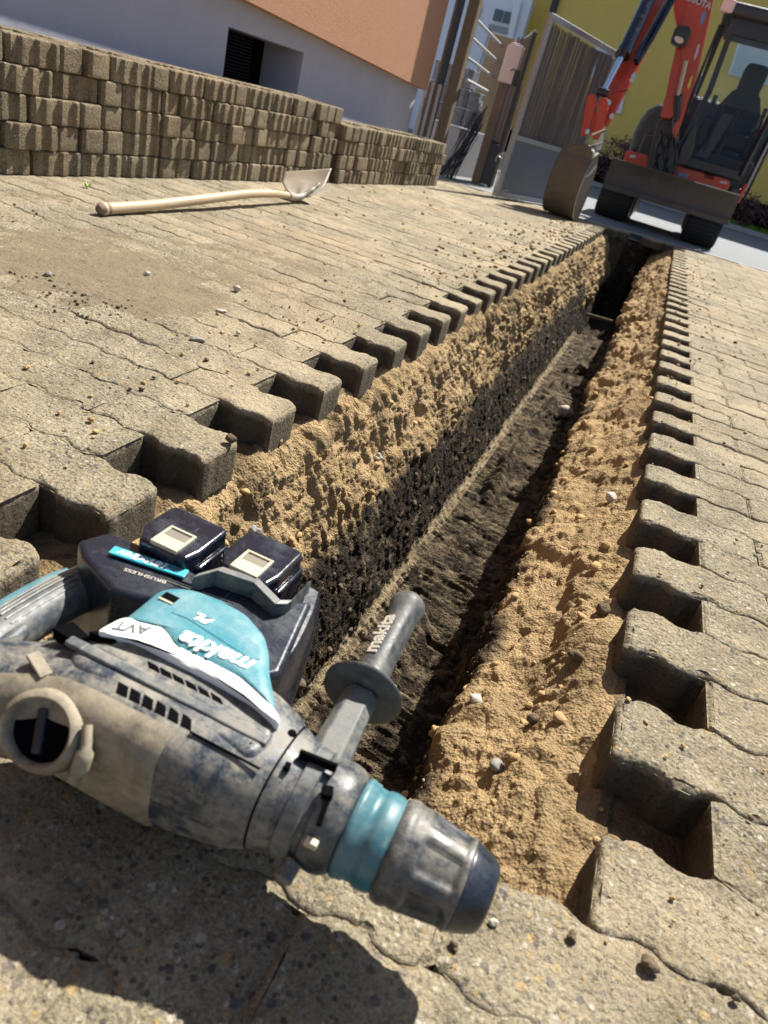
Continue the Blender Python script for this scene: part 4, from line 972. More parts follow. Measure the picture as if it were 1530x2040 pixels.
# seat, head rest, consoles and levers inside the cab
st = MB().loft([[P3(.28+dx*w_, y_+dy*.07, z_) for dx, dy in ((-1, -1), (-.6, -1.4), (.6, -1.4), (1, -1), (1, 1), (-1, 1))] for z_, w_, y_ in ((1.12, .23, 10.42), (1.20, .26, 10.42), (1.45, .25, 10.50), (1.62, .17, 10.55), (1.66, .13, 10.55), (1.86, .135, 10.56), (1.92, .115, 10.56), (1.935, .08, 10.56))]).build('seat_back', 'xint', ex, bev=.02, seg=3)
MB().box((.28, 10.25, 1.12), (.50, .48, .16)).build('seat_cushion', 'xint', ex, bev=.04, seg=3)
for s_ in (-.03, .53):
    MB().box((s_+.02, 10.15, 1.13), (.13, .50, .34)).build('console', 'xint', ex, bev=.04)
    c = MB().tube([(s_+.02, 10.0, 1.28), (s_+.0, 9.98, 1.42)], .012, 8).tube([(s_, 9.98, 1.40), (s_-.005, 9.975, 1.50)], [.022, .026], 10).build('control_lever', 'blackgloss', ex, smooth=True)
for s_ in (.08, .25): MB().bar((s_, 9.92, .95), (s_+.01, 9.95, 1.42), .025, .025).build('travel_lever', 'blackgloss', ex, bev=.005)
MB().prism([P3(.02, 9.92, .88), P3(.15, 9.92, .88), P3(.24, 9.99, 1.36), P3(.12, 9.99, 1.36)], (0, .02, 0)).build('floor_mat', 'xblade', ex)

P = [rb((bx1+.010, p.y-.002, p.z)) for p in bk[6:34]]; MB().tube(P, .004, 6).build('bucket_edge', 'steel', bucket, smooth=True)
P = [rb((x_, 7.755, .02)) for x_ in (bx0, bx1)]; MB().bar(P[0], P[1], .08, .02).build('cutting_lip', 'xblade', bucket, bev=.003)
# ------------------------------------------------------------------ stacked pavers by the house wall
def paver_mesh():
    bx_, by_ = [0], [.0062]
    for k in range(3):
        o3 = .075*k; bx_ += [o3+.026, o3+.036, o3+.063, o3+.0735 if k < 2 else .2245]; by_ += [.0062, -.0062, -.0062, .0062]
    xs = np.unique(np.round(np.concatenate([np.array(bx_[:-1]), [.225, .012, .050, .088, .125, .163, .200, .2375-.025, .004, .221]]), 4)); wv = np.interp(xs, bx_[:-1]+[.225], by_[:-1]+[-.0062])
    bot = np.stack([xs-.1125, -.055+wv], 1); top = np.stack([xs-.1125, .055+wv], 1)[::-1]
    cut = np.clip((np.abs(xs-.1125)-.100)/.0125, 0, 1)*.011; bot[:, 1] += cut; top[:, 1] -= cut[::-1]
    mid = np.array([[.1125, -.02], [.1125, .02]]); mid2 = np.array([[-.1125, .02], [-.1125, -.02]])
    P = np.concatenate([bot, mid, top, mid2]); nn = _insnorm(P); n = len(P)
    P3_ = np.column_stack([P*60, np.zeros(n)]); P = P+nn*(vnoise(P3_, 77)*.0012)[:, None]
    rs = []
    for z_, ins in ((0, .004), (.003, .001), (.010, 0), (.030, 0), (.055, 0), (.073, 0), (.0805, .0012), (.0840, .005)):
        rs.append(np.column_stack([P+nn*ins, np.full(n, z_)]))
    V = np.concatenate(rs); V += np.column_stack([vnoise(V*70, 78), vnoise(V*70+9, 79), vnoise(V*55, 80)])*.0011
    F = []
    for i in range(len(rs)-1):
        for k in range(n): F.append([i*n+k, i*n+(k+1) % n, (i+1)*n+(k+1) % n, (i+1)*n+k])
    F += [list(range(n))[::-1], [(len(rs)-1)*n+k for k in range(n)]]
    return V, F
V, F = paver_mesh(); proto = mkobj('paver', V, F, 'stackpaver', smooth=True, ang=24); used = False
ONES = 'first second third fourth fifth sixth seventh eighth ninth tenth eleventh twelfth thirteenth fourteenth fifteenth sixteenth seventeenth eighteenth nineteenth twentieth'.split()
def ordw(k): return ONES[k-1] if k <= 20 else 'twenty-'+ONES[k-21]
LW = ['bottom', 'second', 'third', 'fourth', 'top']
rs_ = random.Random(12)
def stack_x(y_): return -2.155+.037*(y_-2.05)
def put_paver(x_, y_, z_, rz, lab, grp):
    global used
    o_ = proto if not used else proto.copy()
    if used: COL.objects.link(o_)
    used = True; o_.location = (x_, y_, z_); o_.rotation_euler = (rs_.gauss(0, .004), rs_.gauss(0, .006), rz)
    tag(o_, lab, 'paver', grp); return o_
LHT = .0868
for (ya, yb, nl, nm) in ((1.52, 4.66, 5, 'taller stack'), (4.70, 6.78, 4, 'lower stack')):
    for L_ in range(nl):
        y_ = ya+rs_.uniform(-.02, .02); z_ = .001+L_*LHT
        pos = 'front row of the '+('top' if L_ == nl-1 else LW[L_])+' layer, '+nm
        posb = 'back row of the '+('top' if L_ == nl-1 else LW[L_])+' layer, '+nm
        last_side = 0; nth = 0; row = []
        while y_ < yb-.05:
            fx = stack_x(y_)+rs_.gauss(0, .008); nth += 1
            if rs_.random() < (.50 if last_side < 2 else .2) and y_+.23 < yb+.04:
                w_ = .229; row.append(put_paver(fx-.060, y_+w_/2, z_, R(90)+rs_.gauss(0, .010)+(math.pi if rs_.random() < .5 else 0), 'x', 'pavers stacked along the house wall')); last_side += 1
                if L_ == nl-1 or True: pass
            else:
                w_ = .1145; row.append(put_paver(fx-.1165, y_+w_/2, z_, rs_.gauss(0, .02)+(math.pi if rs_.random() < .5 else 0), 'y', 'pavers stacked along the house wall')); last_side = 0
            y_ += w_+rs_.uniform(.003, .014)
        lname = 'top' if L_ == nl-1 else LW[L_]
        for k, o_ in enumerate(row[::-1]):
            o_['label'] = ('lengthwise paver, ' if o_['label'] == 'x' else 'end-on paver, ')+ordw(k+1)+' from the right end of the '+lname+' layer, '+nm
        if L_ >= nl-2:
            y_ = ya+.05; row = []
            while y_ < yb-.15:
                row.append(put_paver(stack_x(y_)-.305, y_+.115, z_, R(90), 'z', 'pavers in the back row of the stacks')); y_ += .240
            for k, o_ in enumerate(row[::-1]): o_['label'] = 'back-row paver, '+ordw(k+1)+' from the right end of the '+lname+' layer, '+nm
# ------------------------------------------------------------------ house with orange render and grey plinth
MATS['plinth'] = mat_plain('grey_blue_plinth', (.40, .39, .46), .9, var=.12, scale=3, bumpd=.004)
q = N('orange_render'); geo = q.n('NewGeometry'); co = geo.outputs['Position']
cc_ = q.mix(q.noise(90, 4, .7, co), (.38, .20, .125), (.66, .38, .245)); nb = q.bump(q.noise(110, 4, .7, co), .012, 1.0); MATS['orange'] = q.done(cc_, .95, nb, spec=.1)
MATS['wood'] = mat_plain('weathered_wood', (.17, .125, .085), .8, var=.3, scale=12, bumpd=.003)
MATS['woodpale'] = mat_plain('pale_wood_board', (.22, .165, .10), .8, var=.2, scale=8, bumpd=.003)
MATS['darkmetal'] = mat_plain('dark_metal', (.03, .032, .04), .5, var=.2)
MATS['galv'] = mat_plain('galvanised_steel', (.40, .41, .43), .45, .6, var=.15)
MATS['gatepanel'] = mat_plain('grey_gate_panel', (.17, .185, .215), .6, .2, var=.1, scale=4)
MATS['yellow'] = mat_plain('yellow_render', (.68, .50, .13), .9, var=.08, scale=3, bumpd=.004)
MATS['whitepaint'] = mat_plain('white_paint', (.72, .76, .82), .5, var=.04)
MATS['pane'] = mat_plain('window_pane', (.05, .075, .11), .08, var=.5, scale=1.2)
MATS['slate'] = mat_plain('split_slate', (.17, .19, .21), .8, var=.6, scale=25, bumpd=.02)
MATS['concrete'] = mat_plain('grey_concrete', (.33, .33, .34), .9, var=.12, scale=6, bumpd=.003)
MATS['pinkwhite'] = mat_plain('mailbox_paint', (.62, .50, .47), .45, var=.05)
WX = -2.62
hs = empty('rendered_house', (-3.2, 2.5, 0), 'house with orange rendered wall above a grey-blue plinth, behind the paver stacks', 'house')
yc = 7.45
oz0, oz1 = 0.812, 0.706
def oz(y_): return oz0+(oz1-oz0)*(y_-4.18)/(7.42-4.18)
wy0, wy1, wz1, wz0 = 4.12, 5.05, .672, .36
pl = MB()
for (ya, yb, za, zb) in ((-6, wy0, -.1, 1.4), (wy1, yc, -.1, 1.0), (wy0, wy1, -.1, wz0), (wy0, wy1, wz1, 1.0)):
    pl.prism([(WX, ya, za), (WX, yb, za), (WX, yb, zb), (WX, ya, zb)], (-.30, 0, 0))
pl.build('plinth', 'plinth', hs)
MB().prism([(WX-.30, wy0, wz0-.02), (WX-.30, wy1, wz0-.02), (WX-.30, wy1, wz1+.02), (WX-.30, wy0, wz1+.02)], (-.02, 0, 0)).build('cellar_window', 'slot', hs)
gr = MB()
for k in range(26):
    y_ = wy0+.01+k*.0168; gr.bar((WX-.10, y_, wz0), (WX-.10, y_, wz1), .007, .003)
for k in range(17): gr.bar((WX-.098, wy0, wz0+.018*k+.01), (WX-.098, wy0+.44, wz0+.018*k+.01), .003, .007)
MATS['mesh'] = mat_plain('black_mesh', (.012, .012, .016), .8, spec=.1)
gr.build('window_mesh', 'mesh', hs)
MB().bar((WX-.10, wy0+.45, wz0), (WX-.10, wy0+.45, wz1), .03, .03).build('window_mullion', 'darkmetal', hs)
ow = MB().add([(WX+.085, -6, oz(-6)), (WX+.085, yc+.02, oz(yc)), (WX+.085, yc+.02, 6), (WX+.085, -6, 6), (WX-.4, -6, oz(-6)), (WX-.4, yc+.02, oz(yc)), (WX-.4, yc+.02, 6), (WX-.4, -6, 6)],
    [[0, 1, 2, 3], [4, 7, 6, 5], [0, 4, 5, 1], [1, 5, 6, 2], [2, 6, 7, 3], [3, 7, 4, 0]]).build('rendered_wall', 'orange', hs)
MB().box((WX-2.4, (yc-6)/2, 3), (4.0, yc+6-.2, 6.0)).build('house_core', 'plinth', hs)
# vertical boards and dark pipe at the corner
fb = empty('corner_boards', (-2.55, 7.62, 0), 'narrow weathered grey boards standing between the house corner and the wooden post', 'boards')
for k in range(5): MB().box((-2.60+.036*k, 7.60+.02*(k % 2), .40), (.030, .02, .78)).build('board', 'wood' if k % 2 else 'concrete', fb, bev=.003)
dp = MB().tube([(-2.49, 7.66, 0), (-2.49, 7.66, 3.2)], .045, 16).build('downpipe', 'darkmetal', smooth=True, ang=50); settle(dp); tag(dp, 'dark downpipe running up beside the wooden post at the orange house corner', 'pipe')
wp = MB().box((-2.385, 7.80, 1.45), (.105, .12, 2.9)).build('wooden_post', 'wood', bev=.006); settle(wp); tag(wp, 'tall brown wooden post at the corner of the orange house', 'post')
# horizontal metal rails between the post and the brown board
rl = empty('metal_railing', (-2.45, 8.9, .9), 'four thin metal rails running from the wooden post to the brown board', 'railing')
for (a, b) in (((934, 24), (997, 89)), ((925, 62), (991, 122)), ((915, 103), (981, 152)), ((930, 160), (975, 184))):
    MB().tube([at(*a, Y=7.85), at(*b, Y=9.92)], .016, 10).build('rail', 'galv', rl, smooth=True)
bb = MB().prism([at(978, 65, Y=9.95), at(1026, 78, Y=9.95), at(1026, 78, Y=9.95)+Vector((0, 0, -1.52)), at(978, 65, Y=9.95)+Vector((0, 0, -1.52))], (0, .05, 0)).build('brown_board', 'woodpale', bev=.004)
settle(bb); tag(bb, 'upright brown wooden board holding the far ends of the metal rails', 'board')
# second board and mailbox
b2_ = MB().box((-2.13, 8.75, .62), (.10, .10, 1.24)).box((-2.02, 8.80, .52), (.16, .03, 1.04)).build('gate_post', 'wood', bev=.004); settle(b2_); tag(b2_, 'dark brown gate post below the pale mailbox', 'post')
mbx = empty('mailbox', (-2.08, 8.6, .98), 'pale pinkish mailbox hanging on the brown gate post', 'mailbox')
MB().prism([(-2.172, 8.56, .995), (-2.000, 8.56, .995), (-2.000, 8.56, 1.33), (-2.03, 8.56, 1.355), (-2.13, 8.56, 1.355), (-2.172, 8.56, 1.31)], (0, .12, 0)).build('mailbox_body', 'pinkwhite', mbx, bev=.008)
MB().box((-2.05, 8.555, 1.335), (.09, .012, .012)).build('mailbox_flap', 'whitepaint', mbx, bev=.003)
MB().box((-1.985, 8.545, 1.06), (.05, .05, .14)).tube([(-2.06, 8.54, 1.11), (-2.03, 8.52, 1.13), (-1.99, 8.53, 1.12)], .007, 8).build('gate_latch', 'darkmetal', mbx, bev=.003)
# narrow reed screen beside the mailbox
def reeds(name, A, B, z0, z1, n, mat, parent, th=.006, y_off=0):
    """upright reeds side by side between ground points A and B"""
    mb_ = MB(); A = Vector(A); B = Vector(B); rr = random.Random(len(name)+n)
    for k in range(n):
        p = A.lerp(B, (k+.5)/n)+Vector((rr.uniform(-.003, .003), rr.uniform(-.003, .003), 0)); w_ = (B-A).length/n*rr.uniform(.42, .60)
        mb_.tube([p+Vector((0, 0, z0+rr.uniform(0, .01))), p+Vector((rr.gauss(0, .004), rr.gauss(0, .004), z1-rr.uniform(0, .03)))], w_, 5)
    return mb_.build(name, mat, parent)
q = N('reed'); geo = q.n('NewGeometry'); ri = q.n('NewGeometry'); co = geo.outputs['Position']
cr_ = q.ramp(ri.outputs['Random Per Island'], [(0, (.10, .084, .085)), (.5, (.165, .138, .138)), (.85, (.26, .215, .19)), (1, (.42, .34, .23))])
cr_ = q.mix(q.noise(25, 4, .6, q.mapping((1, 1, .15), co=co)), cr_, (.13, .11, .125)); MATS['reed'] = q.done(cr_, .8, spec=.2)
rs1 = empty('reed_screen', (-2.0, 8.62, 0), 'narrow panel of upright reeds with a dark edge beside the mailbox', 'screen')
P_ = [(-2.13, 8.74, 0), (-1.93, 8.52, 0)]
reeds('reed_panel', P_[0], P_[1], .45, 1.43, 34, 'reed', rs1)
MB().box((-1.915, 8.50, .74), (.04, .04, 1.48)).build('screen_post', 'darkmetal', rs1, bev=.004)
MB().bar((-2.13, 8.75, 1.36), (-1.92, 8.52, 1.50), .012, .012).build('top_rail', 'galv', rs1)
MB().prism([(-2.12, 8.74, .02), (-1.94, 8.55, .02), (-1.94, 8.55, .42), (-2.12, 8.74, .44)], (0, .03, 0)).build('base_board', 'darkmetal', rs1)
# stone wall of split slate on a concrete base
sw = empty('slate_wall', (-2.6, 8.9, 0), 'low wall of rough split slate blocks on a concrete base behind the wooden post', 'wall')
MB().prism([(-2.95, 8.55, -.1), (-2.42, 8.55, -.1), (-2.30, 9.3, -.1), (-2.95, 9.3, -.1)], (0, 0, .58)).build('concrete_base', 'concrete', sw, bev=.006)
rk = random.Random(4)
for r_, (z_, n_, h_) in enumerate(((.49, 5, .17), (.67, 5, .17), (.85, 4, .18))):
    for k in range(n_):
        w_ = rk.uniform(.10, .14); c = Vector((-2.84+.112*k+rk.uniform(-.015, .015)+.02*(r_ % 2), 8.62+rk.uniform(-.02, .03), z_+h_/2))
        b_ = MB().loft([[c+Vector((dx*w_/2*rk.uniform(.8, 1.1), dy*.10*rk.uniform(.8, 1.1), dz*h_/2)) for dx, dy in ((-1, -1), (0, -1.15), (1, -1), (1.05, 0), (1, 1), (-1, 1))] for dz in (-1, -.3, .4, 1)])
        b_.build('slate_block', 'slate', sw, bev=.008)
# dried brushwood / wire bundle against the base
bw = MB()
for k in range(60):
    a = Vector((-2.33+rk.uniform(-.08, .10), 8.10+rk.uniform(-.05, .1), .0)); b = Vector((-2.22+rk.uniform(-.04, .06), 8.45, rk.uniform(.45, .75)))
    bw.tube([a, a.lerp(b, .5)+Vector((rk.uniform(-.02, .02), 0, 0)), b], .0035, 4)
bwo = bw.build('brushwood', 'darkmetal'); settle(bwo); tag(bwo, 'bundle of dark brushwood leaning against the concrete base of the slate wall', 'brushwood')
# large steel gate standing open, reeds above a sheet panel
gt = empty('metal_gate', (-1.62, 7.55, 0), 'open grey metal gate with reeds above a sheet metal panel, behind the bucket', 'gate')
GA, GB = Vector((-1.618, 7.55, 0)), Vector((-1.128, 8.95, 0)); gd = (GB-GA).normalized(); gl = (GB-GA).length; gn = Vector((gd.y, -gd.x, 0))
MB().bar(GA+gd*.02+Vector((0, 0, .02)), GA+gd*.02+Vector((0, 0, 1.53)), .045, .045, gn).build('frame_post', 'galv', gt, bev=.004)
MB().bar(GB+Vector((0, 0, .02)), GB+Vector((0, 0, 1.53)), .045, .045, gn).build('frame_post', 'galv', gt, bev=.004)
MB().bar(GA+Vector((0, 0, 1.52)), GB+gd*.03+Vector((0, 0, 1.52)), .05, .045).build('top_rail', 'galv', gt, bev=.004)
MB().bar(GA+Vector((0, 0, .545)), GB+Vector((0, 0, .545)), .05, .045).build('middle_rail', 'galv', gt, bev=.004)
MB().bar(GA+Vector((0, 0, .035)), GB+Vector((0, 0, .035)), .05, .05).build('bottom_rail', 'galv', gt, bev=.004)
MB().prism([GA+Vector((0, 0, .05)), GB+Vector((0, 0, .05)), GB+Vector((0, 0, .53)), GA+Vector((0, 0, .53))], gn*.004).build('sheet_panel', 'gatepanel', gt)
reeds('reed_panel', GA+gd*.05, GB-gd*.03, .56, 1.485, 250, 'reed', gt)
# wire stand by the gate foot
ws_ = MB()
for a, b in (((980, 393), (1004, 303)), ((985, 380), (1012, 380)), ((994, 312), (1003, 318)), ((990, 345), (1003, 347))): ws_.tube([at(*a, Y=7.5), at(*b, Y=7.5)], .006, 8)
ws_.tube(catmull([at(987, 322, Y=7.5), at(992, 310, Y=7.5), at(1005, 305, Y=7.5), at(1012, 306, Y=7.5)], 5), .006, 8)
wso = ws_.build('wire_stand', 'galv', smooth=True); settle(wso); tag(wso, 'small bent wire stand at the foot of the open gate', 'stand')
# ------------------------------------------------------------------ yellow house across the road
yh = empty('yellow_house', (2, 20.5, 0), 'yellow rendered house with a dark downpipe across the road', 'house')
wl_ = MB().box((6.5, 23.5, 4.3), (22.0, 6.0, 9.0)); wl_.build('wall', 'yellow', yh)
MB().box((-5.4, 23.9, 4.3), (1.8, 5.2, 9.0)).build('side_wall', 'yellow', yh)
MB().tube([(-4.35, 20.42, 0), (-4.35, 20.42, 7)], .085, 14).build('downpipe', 'darkmetal', yh, smooth=True)
MB().box((6.5, 20.44, .30), (22.0, .08, .7)).build('base_course', 'slot', yh)
def window(L, Y, parent, fr=.05):
    P = outl(L, Y); f = MB().prism(P, (0, .08, 0)).build('window', 'whitepaint', parent, bev=.01)
    c = sum(P, Vector())/4; Q = [c+(p-c)*.86 for p in P]
    MB().prism([p+Vector((0, -.012, 0)) for p in Q], (0, .02, 0)).build('pane', 'pane', f); return f
yw = MB().prism(outl([(1183, 92), (1262, 118), (1236, 228), (1172, 206)], 20.42), (0, .08, 0)).build('window', 'whitepaint', yh, bev=.01)
MB().prism(outl([(1190, 100), (1253, 121), (1230, 219), (1178, 200)], 20.40), (0, .03, 0)).build('pane', 'pane', yw)
# window seen through the cab
yw = MB().prism(outl([(1472, 80), (1560, 105), (1530, 170), (1450, 148)], 20.42), (0, .08, 0)).build('window', 'whitepaint', yh, bev=.01)
MATS['curtain'] = mat_plain('pale_curtain', (.50, .58, .60), .6, var=.15, scale=2)
MB().prism(outl([(1476, 84), (1556, 108), (1528, 166), (1455, 146)], 20.40), (0, .03, 0)).build('pane', 'curtain', yw)
ph = empty('white_porch', (-5.9, 19.6, 0), 'white framed house entrance with small windows seen above the metal rails', 'porch')
MB().box((-6.9, 20.4, 1.75), (4.1, .3, 3.5)).build('porch_wall', 'whitepaint', ph)
for L in ([(987, 17), (1003, 21), (997, 44), (981, 40)], [(1006, 22), (1027, 27), (1021, 49), (1000, 45)], [(945, 8), (960, 12), (954, 36), (940, 32)]):
    P = outl(L, 20.2); MB().prism(P, (0, .04, 0)).build('pane', 'pane', ph)
MB().prism(outl([(975, 47), (1022, 58), (1018, 70), (972, 58)], 20.2), (0, .04, 0)).build('sill', 'concrete', ph)
MATS['reddoor'] = mat_plain('dark_red_shutter', (.12, .04, .06), .6)
MB().prism(outl([(930, 55), (942, 58), (934, 92), (920, 88)], 20.2), (0, .04, 0)).build('shutter', 'reddoor', ph)
MB().prism(outl([(916, 108), (930, 112), (926, 128), (912, 124)], 20.2), (0, .04, 0)).build('shutter', 'reddoor', ph)
MB().prism(outl([(975, 60), (977, 60), (950, 150), (948, 150)], 20.2), (0, .02, 0)).build('panel_joint', 'concrete', ph)
MB().prism(outl([(1026, 0), (1041, 4), (1022, 80), (1012, 78)], 20.2), (0, -.12, 0)).build('door_frame', 'whitepaint', ph, bev=.01)
# ------------------------------------------------------------------ dark red shrubs and hedge, grass
q = N('red_leaf'); ri = q.n('NewGeometry'); MATS['redleaf'] = q.done(q.ramp(ri.outputs['Random Per Island'], [(0, (.030, .012, .016)), (.6, (.085, .03, .035)), (1, (.20, .09, .085))]), .5, spec=.5)
MATS['twig'] = mat_plain('twig', (.05, .04, .03), .8)
q = N('green_leaf'); ri = q.n('NewGeometry'); MATS['greenleaf'] = q.done(q.ramp(ri.outputs['Random Per Island'], [(0, (.10, .20, .015)), (.6, (.22, .36, .03)), (1, (.36, .50, .08))]), .5, spec=.4, **{'Transmission Weight': 0})
MATS['weedleaf'] = mat_plain('weed_leaf', (.28, .42, .03), .5)
def leafcloud(n, c, rad, size, seed, flat=1.0, gap=.25):
    rg_ = np.random.RandomState(seed); V = []; Fc = []; k = 0
    while k < n:
        p = rg_.normal(0, .45, 3); r_ = np.linalg.norm(p)
        if r_ > 1.15: continue
        if vnoise((p*2.4+seed)[None, :], seed)[0] < -gap: continue
        p = p*np.array(rad)+np.array(c)
        if p[2] < .06: continue
        u = rg_.normal(0, 1, 3); u /= np.linalg.norm(u); v = np.cross(u, rg_.normal(0, 1, 3)); v /= np.linalg.norm(v); s_ = size*rg_.uniform(.6, 1.3)
        V += [p-u*s_, p+v*s_*.5, p+u*s_, p-v*s_*.5]; Fc.append([4*k, 4*k+1, 4*k+2, 4*k+3]); k += 1
    return V, Fc
def shrub(name, x_, y_, h_, w_, n, seed, lab, mat='redleaf', grp=None, base=.08):
    r_ = empty(name, (x_, y_, base), lab, 'shrub', grp)
    V, Fc = leafcloud(n, (x_, y_, base+h_*.6), (w_, w_, h_*.55), .035, seed); mkobj('foliage', V, Fc, mat, r_)
    rr = random.Random(seed); tw = MB()
    for k in range(14):
        a = rr.uniform(0, 6.28); b = Vector((x_+math.cos(a)*w_*rr.uniform(.2, .7), y_+math.sin(a)*w_*.6, base+h_*rr.uniform(.5, .95)))
        tw.tube([(x_+rr.uniform(-.08, .08), y_, base-.02), Vector((x_, y_, base)).lerp(b, .5)+Vector((rr.uniform(-.05, .05), 0, .04)), b], [.012, .008, .004], 5)
    tw.build('stems', 'twig', r_); return r_
shrub('barberry_shrub', 1.62, 19.1, .62, .42, 1500, 3, 'dark red barberry shrub at the roadside right of the dozer blade', grp='dark red shrubs at the roadside')
shrub('barberry_shrub', 2.35, 18.95, .58, .45, 1500, 4, 'dark red barberry shrub at the right edge of the photo', grp='dark red shrubs at the roadside')
shrub('barberry_shrub', 3.2, 18.9, .6, .45, 1200, 14, 'dark red barberry shrub beyond the one at the right edge of the photo', grp='dark red shrubs at the roadside')
shrub('hedge', -1.35, 19.25, .95, .75, 3600, 5, 'dark red and green hedge below the yellow wall, between bucket and excavator', grp=None)
shrub('hedge', -.3, 19.3, .85, .70, 2500, 6, 'dark red hedge visible behind and beneath the excavator', grp=None)
rg_ = np.random.RandomState(9); V = []; Fc = []
for k in range(9000):
    x_ = rg_.uniform(-1, 6); y_ = rf(x_)[1]+.55+rg_.rand()*2.6; a = rg_.uniform(0, 6.28); h_ = rg_.uniform(.05, .13); w_ = .014
    V += [(x_-w_*math.cos(a), y_-w_*math.sin(a), .07), (x_+w_*math.cos(a), y_+w_*math.sin(a), .07), (x_+rg_.normal(0, .03), y_+rg_.normal(0, .03), .07+h_)]; Fc.append([3*k, 3*k+1, 3*k+2])
tag(mkobj('grass', V, Fc, 'greenleaf'), kind='stuff')
# ------------------------------------------------------------------ shovel lying on the paving
MATS['ash'] = mat_dusty('ash_handle', (.34, .25, .155), (.44, .36, .25), (.4, .7), .42, 9, .6, bumpd=.0006)
MATS['bladesteel'] = mat_dusty('shovel_steel', (.20, .170, .130), (.36, .30, .225), (.4, .7), .38, 8, .7, bumpd=.0006, spec=.6)
sh = empty('shovel', (-1.72, 2.8, 0), 'shovel with a curved wooden handle and a pale steel blade, lying before the paver stacks', 'shovel')
hp_ = catmull([(-1.690, 2.035, .021), (-1.694, 2.10, .021), (-1.692, 2.30, .026), (-1.686, 2.60, .042), (-1.692, 2.95, .057), (-1.703, 3.20, .053), (-1.712, 3.38, .040), (-1.716, 3.47, .030)], 6)
rr_ = [.0185+.0030*math.exp(-(i/4)**2) for i in range(len(hp_))]; rr_[0] = .012
rr_ = [r_ if i < 26 else r_-(i-26)*.0003 for i, r_ in enumerate(rr_)]
hdl2 = MB().tube(hp_, rr_, 18).build('handle', 'ash', sh, smooth=True, ang=60)
MB().tube([(-1.690, 2.028, .021), (-1.690, 2.040, .021), (-1.692, 2.075, .021)], [.013, .019, .0192], 16).build('handle_end', 'wood', hdl2, smooth=True, ang=60)
# blade: dished sheet with a raised socket, standing on its edge
c00, c10, c11, c01 = at(560, 372, Y=3.50), at(640, 386, Y=3.62), at(661, 336, Y=3.78), at(566, 343, Y=3.72)
mb = MB(); NN = 18; V = []; Fc = []
def Bp(s_, t_): return c00*(1-s_)*(1-t_)+c10*s_*(1-t_)+c11*s_*t_+c01*(1-s_)*t_
for i in range(NN+1):
    for j in range(NN+1):
        s_, t_ = i/NN, j/NN; neck = Vector((-1.716, 3.50, .012))
        p = Bp(s_, t_); 
        if t_ < .35: p = p.lerp(neck, (1-t_/.35)**2*(.75-.6*abs(s_-.5)*.6))
        p = p+Vector((0, .014*math.sin(math.pi*s_)*(.4+.6*t_)+.012*math.exp(-((s_-.5)/.10)**2)*(-1 if t_ < .5 else 0)*(1-t_*2), 0)); V.append(p)
for i in range(NN):
    for j in range(NN): Fc.append([i*(NN+1)+j, (i+1)*(NN+1)+j, (i+1)*(NN+1)+j+1, i*(NN+1)+j+1])
bld = mkobj('blade', V, Fc, 'bladesteel', sh, smooth=True, ang=180); so = bld.modifiers.new('t', 'SOLIDIFY'); so.thickness = .0025
MB().tube(catmull([(-1.712, 3.38, .042), (-1.717, 3.46, .030), (-1.712, 3.53, .034), (-1.695, 3.60, .070), (-1.685, 3.66, .105)], 5), [.0175]*6+[.016]*5+[.0125]*5+[.007]*4+[.002], 14).build('socket', 'bladesteel', bld, smooth=True, ang=60)
MB().lathe([(0, .0185), (.004, .0195), (.010, .0185)], (-1.713, 3.40, .0385), (-.05, 1, -.12), 18).build('collar', 'pinkwhite', sh, smooth=True)
# ------------------------------------------------------------------ pebbles, clods, sprout, pipe and stones in the trench
def rock(name, loc, r_, mat, seed, lab, cat, sq=(1, 1, .6), rough=.25, grp=None):
    bm = bmesh.new(); bmesh.ops.create_icosphere(bm, subdivisions=3, radius=1)
    C_ = np.array([v.co for v in bm.verts]); dd = 1+fbm(C_*1.3+seed, 3, seed)*rough*2
    for v, k in zip(bm.verts, dd): v.co = Vector((v.co.x*sq[0]*k*r_, v.co.y*sq[1]*k*r_, v.co.z*sq[2]*k*r_))
    me_ = bpy.data.meshes.new(name); bm.to_mesh(me_); bm.free(); me_.materials.append(M(mat)); me_.polygons.foreach_set('use_smooth', [True]*len(me_.polygons))
    o_ = bpy.data.objects.new(name, me_); COL.objects.link(o_); zl = min(v.co.z for v in me_.vertices)
    me_.transform(Matrix.Translation((0, 0, -zl))); o_.location = Vector(loc)-Vector((0, 0, .0015)); o_.rotation_euler = (0, 0, seed); ORG[o_] = Vector(loc)
    return tag(o_, lab, cat, grp)
for i, (u, v, r_, m_, lab) in enumerate(((97, 551, .009, 'pebble3', 'small grey pebble farthest left on the sandy paving'), (293, 549, .009, 'pebble', 'pale pebble on the sandy paving below the shovel handle'),
        (471, 581, .011, 'pebble', 'white knobbly pebble on the left paving, right of the pale pebble'), (440, 622, .009, 'pebble', 'flat pale stone chip just below the white knobbly pebble'),
        (474, 665, .007, 'pebble', 'small whitish pebble beside the tan one'), (442, 664, .006, 'pebble2', 'tiny tan pebble left of the small whitish one'),
        (392, 679, .011, 'pebble3', 'elongated smooth grey pebble on the left paving'), (1267, 558, .018, 'clod', 'dark round clod on the right paving near the road'),
        (458, 880, .010, 'clod', 'dark clod on the second nearest left edge stone'))):
    p = at(u, v, Z=0.001); rock('pebble' if 'clod' not in lab else 'clod', p, r_, m_, i+1, lab, 'pebble' if 'clod' not in lab else 'clod', (1.5, .7, .45) if 'elong' in lab or 'flat' in lab else (1, .85, .7), .25)
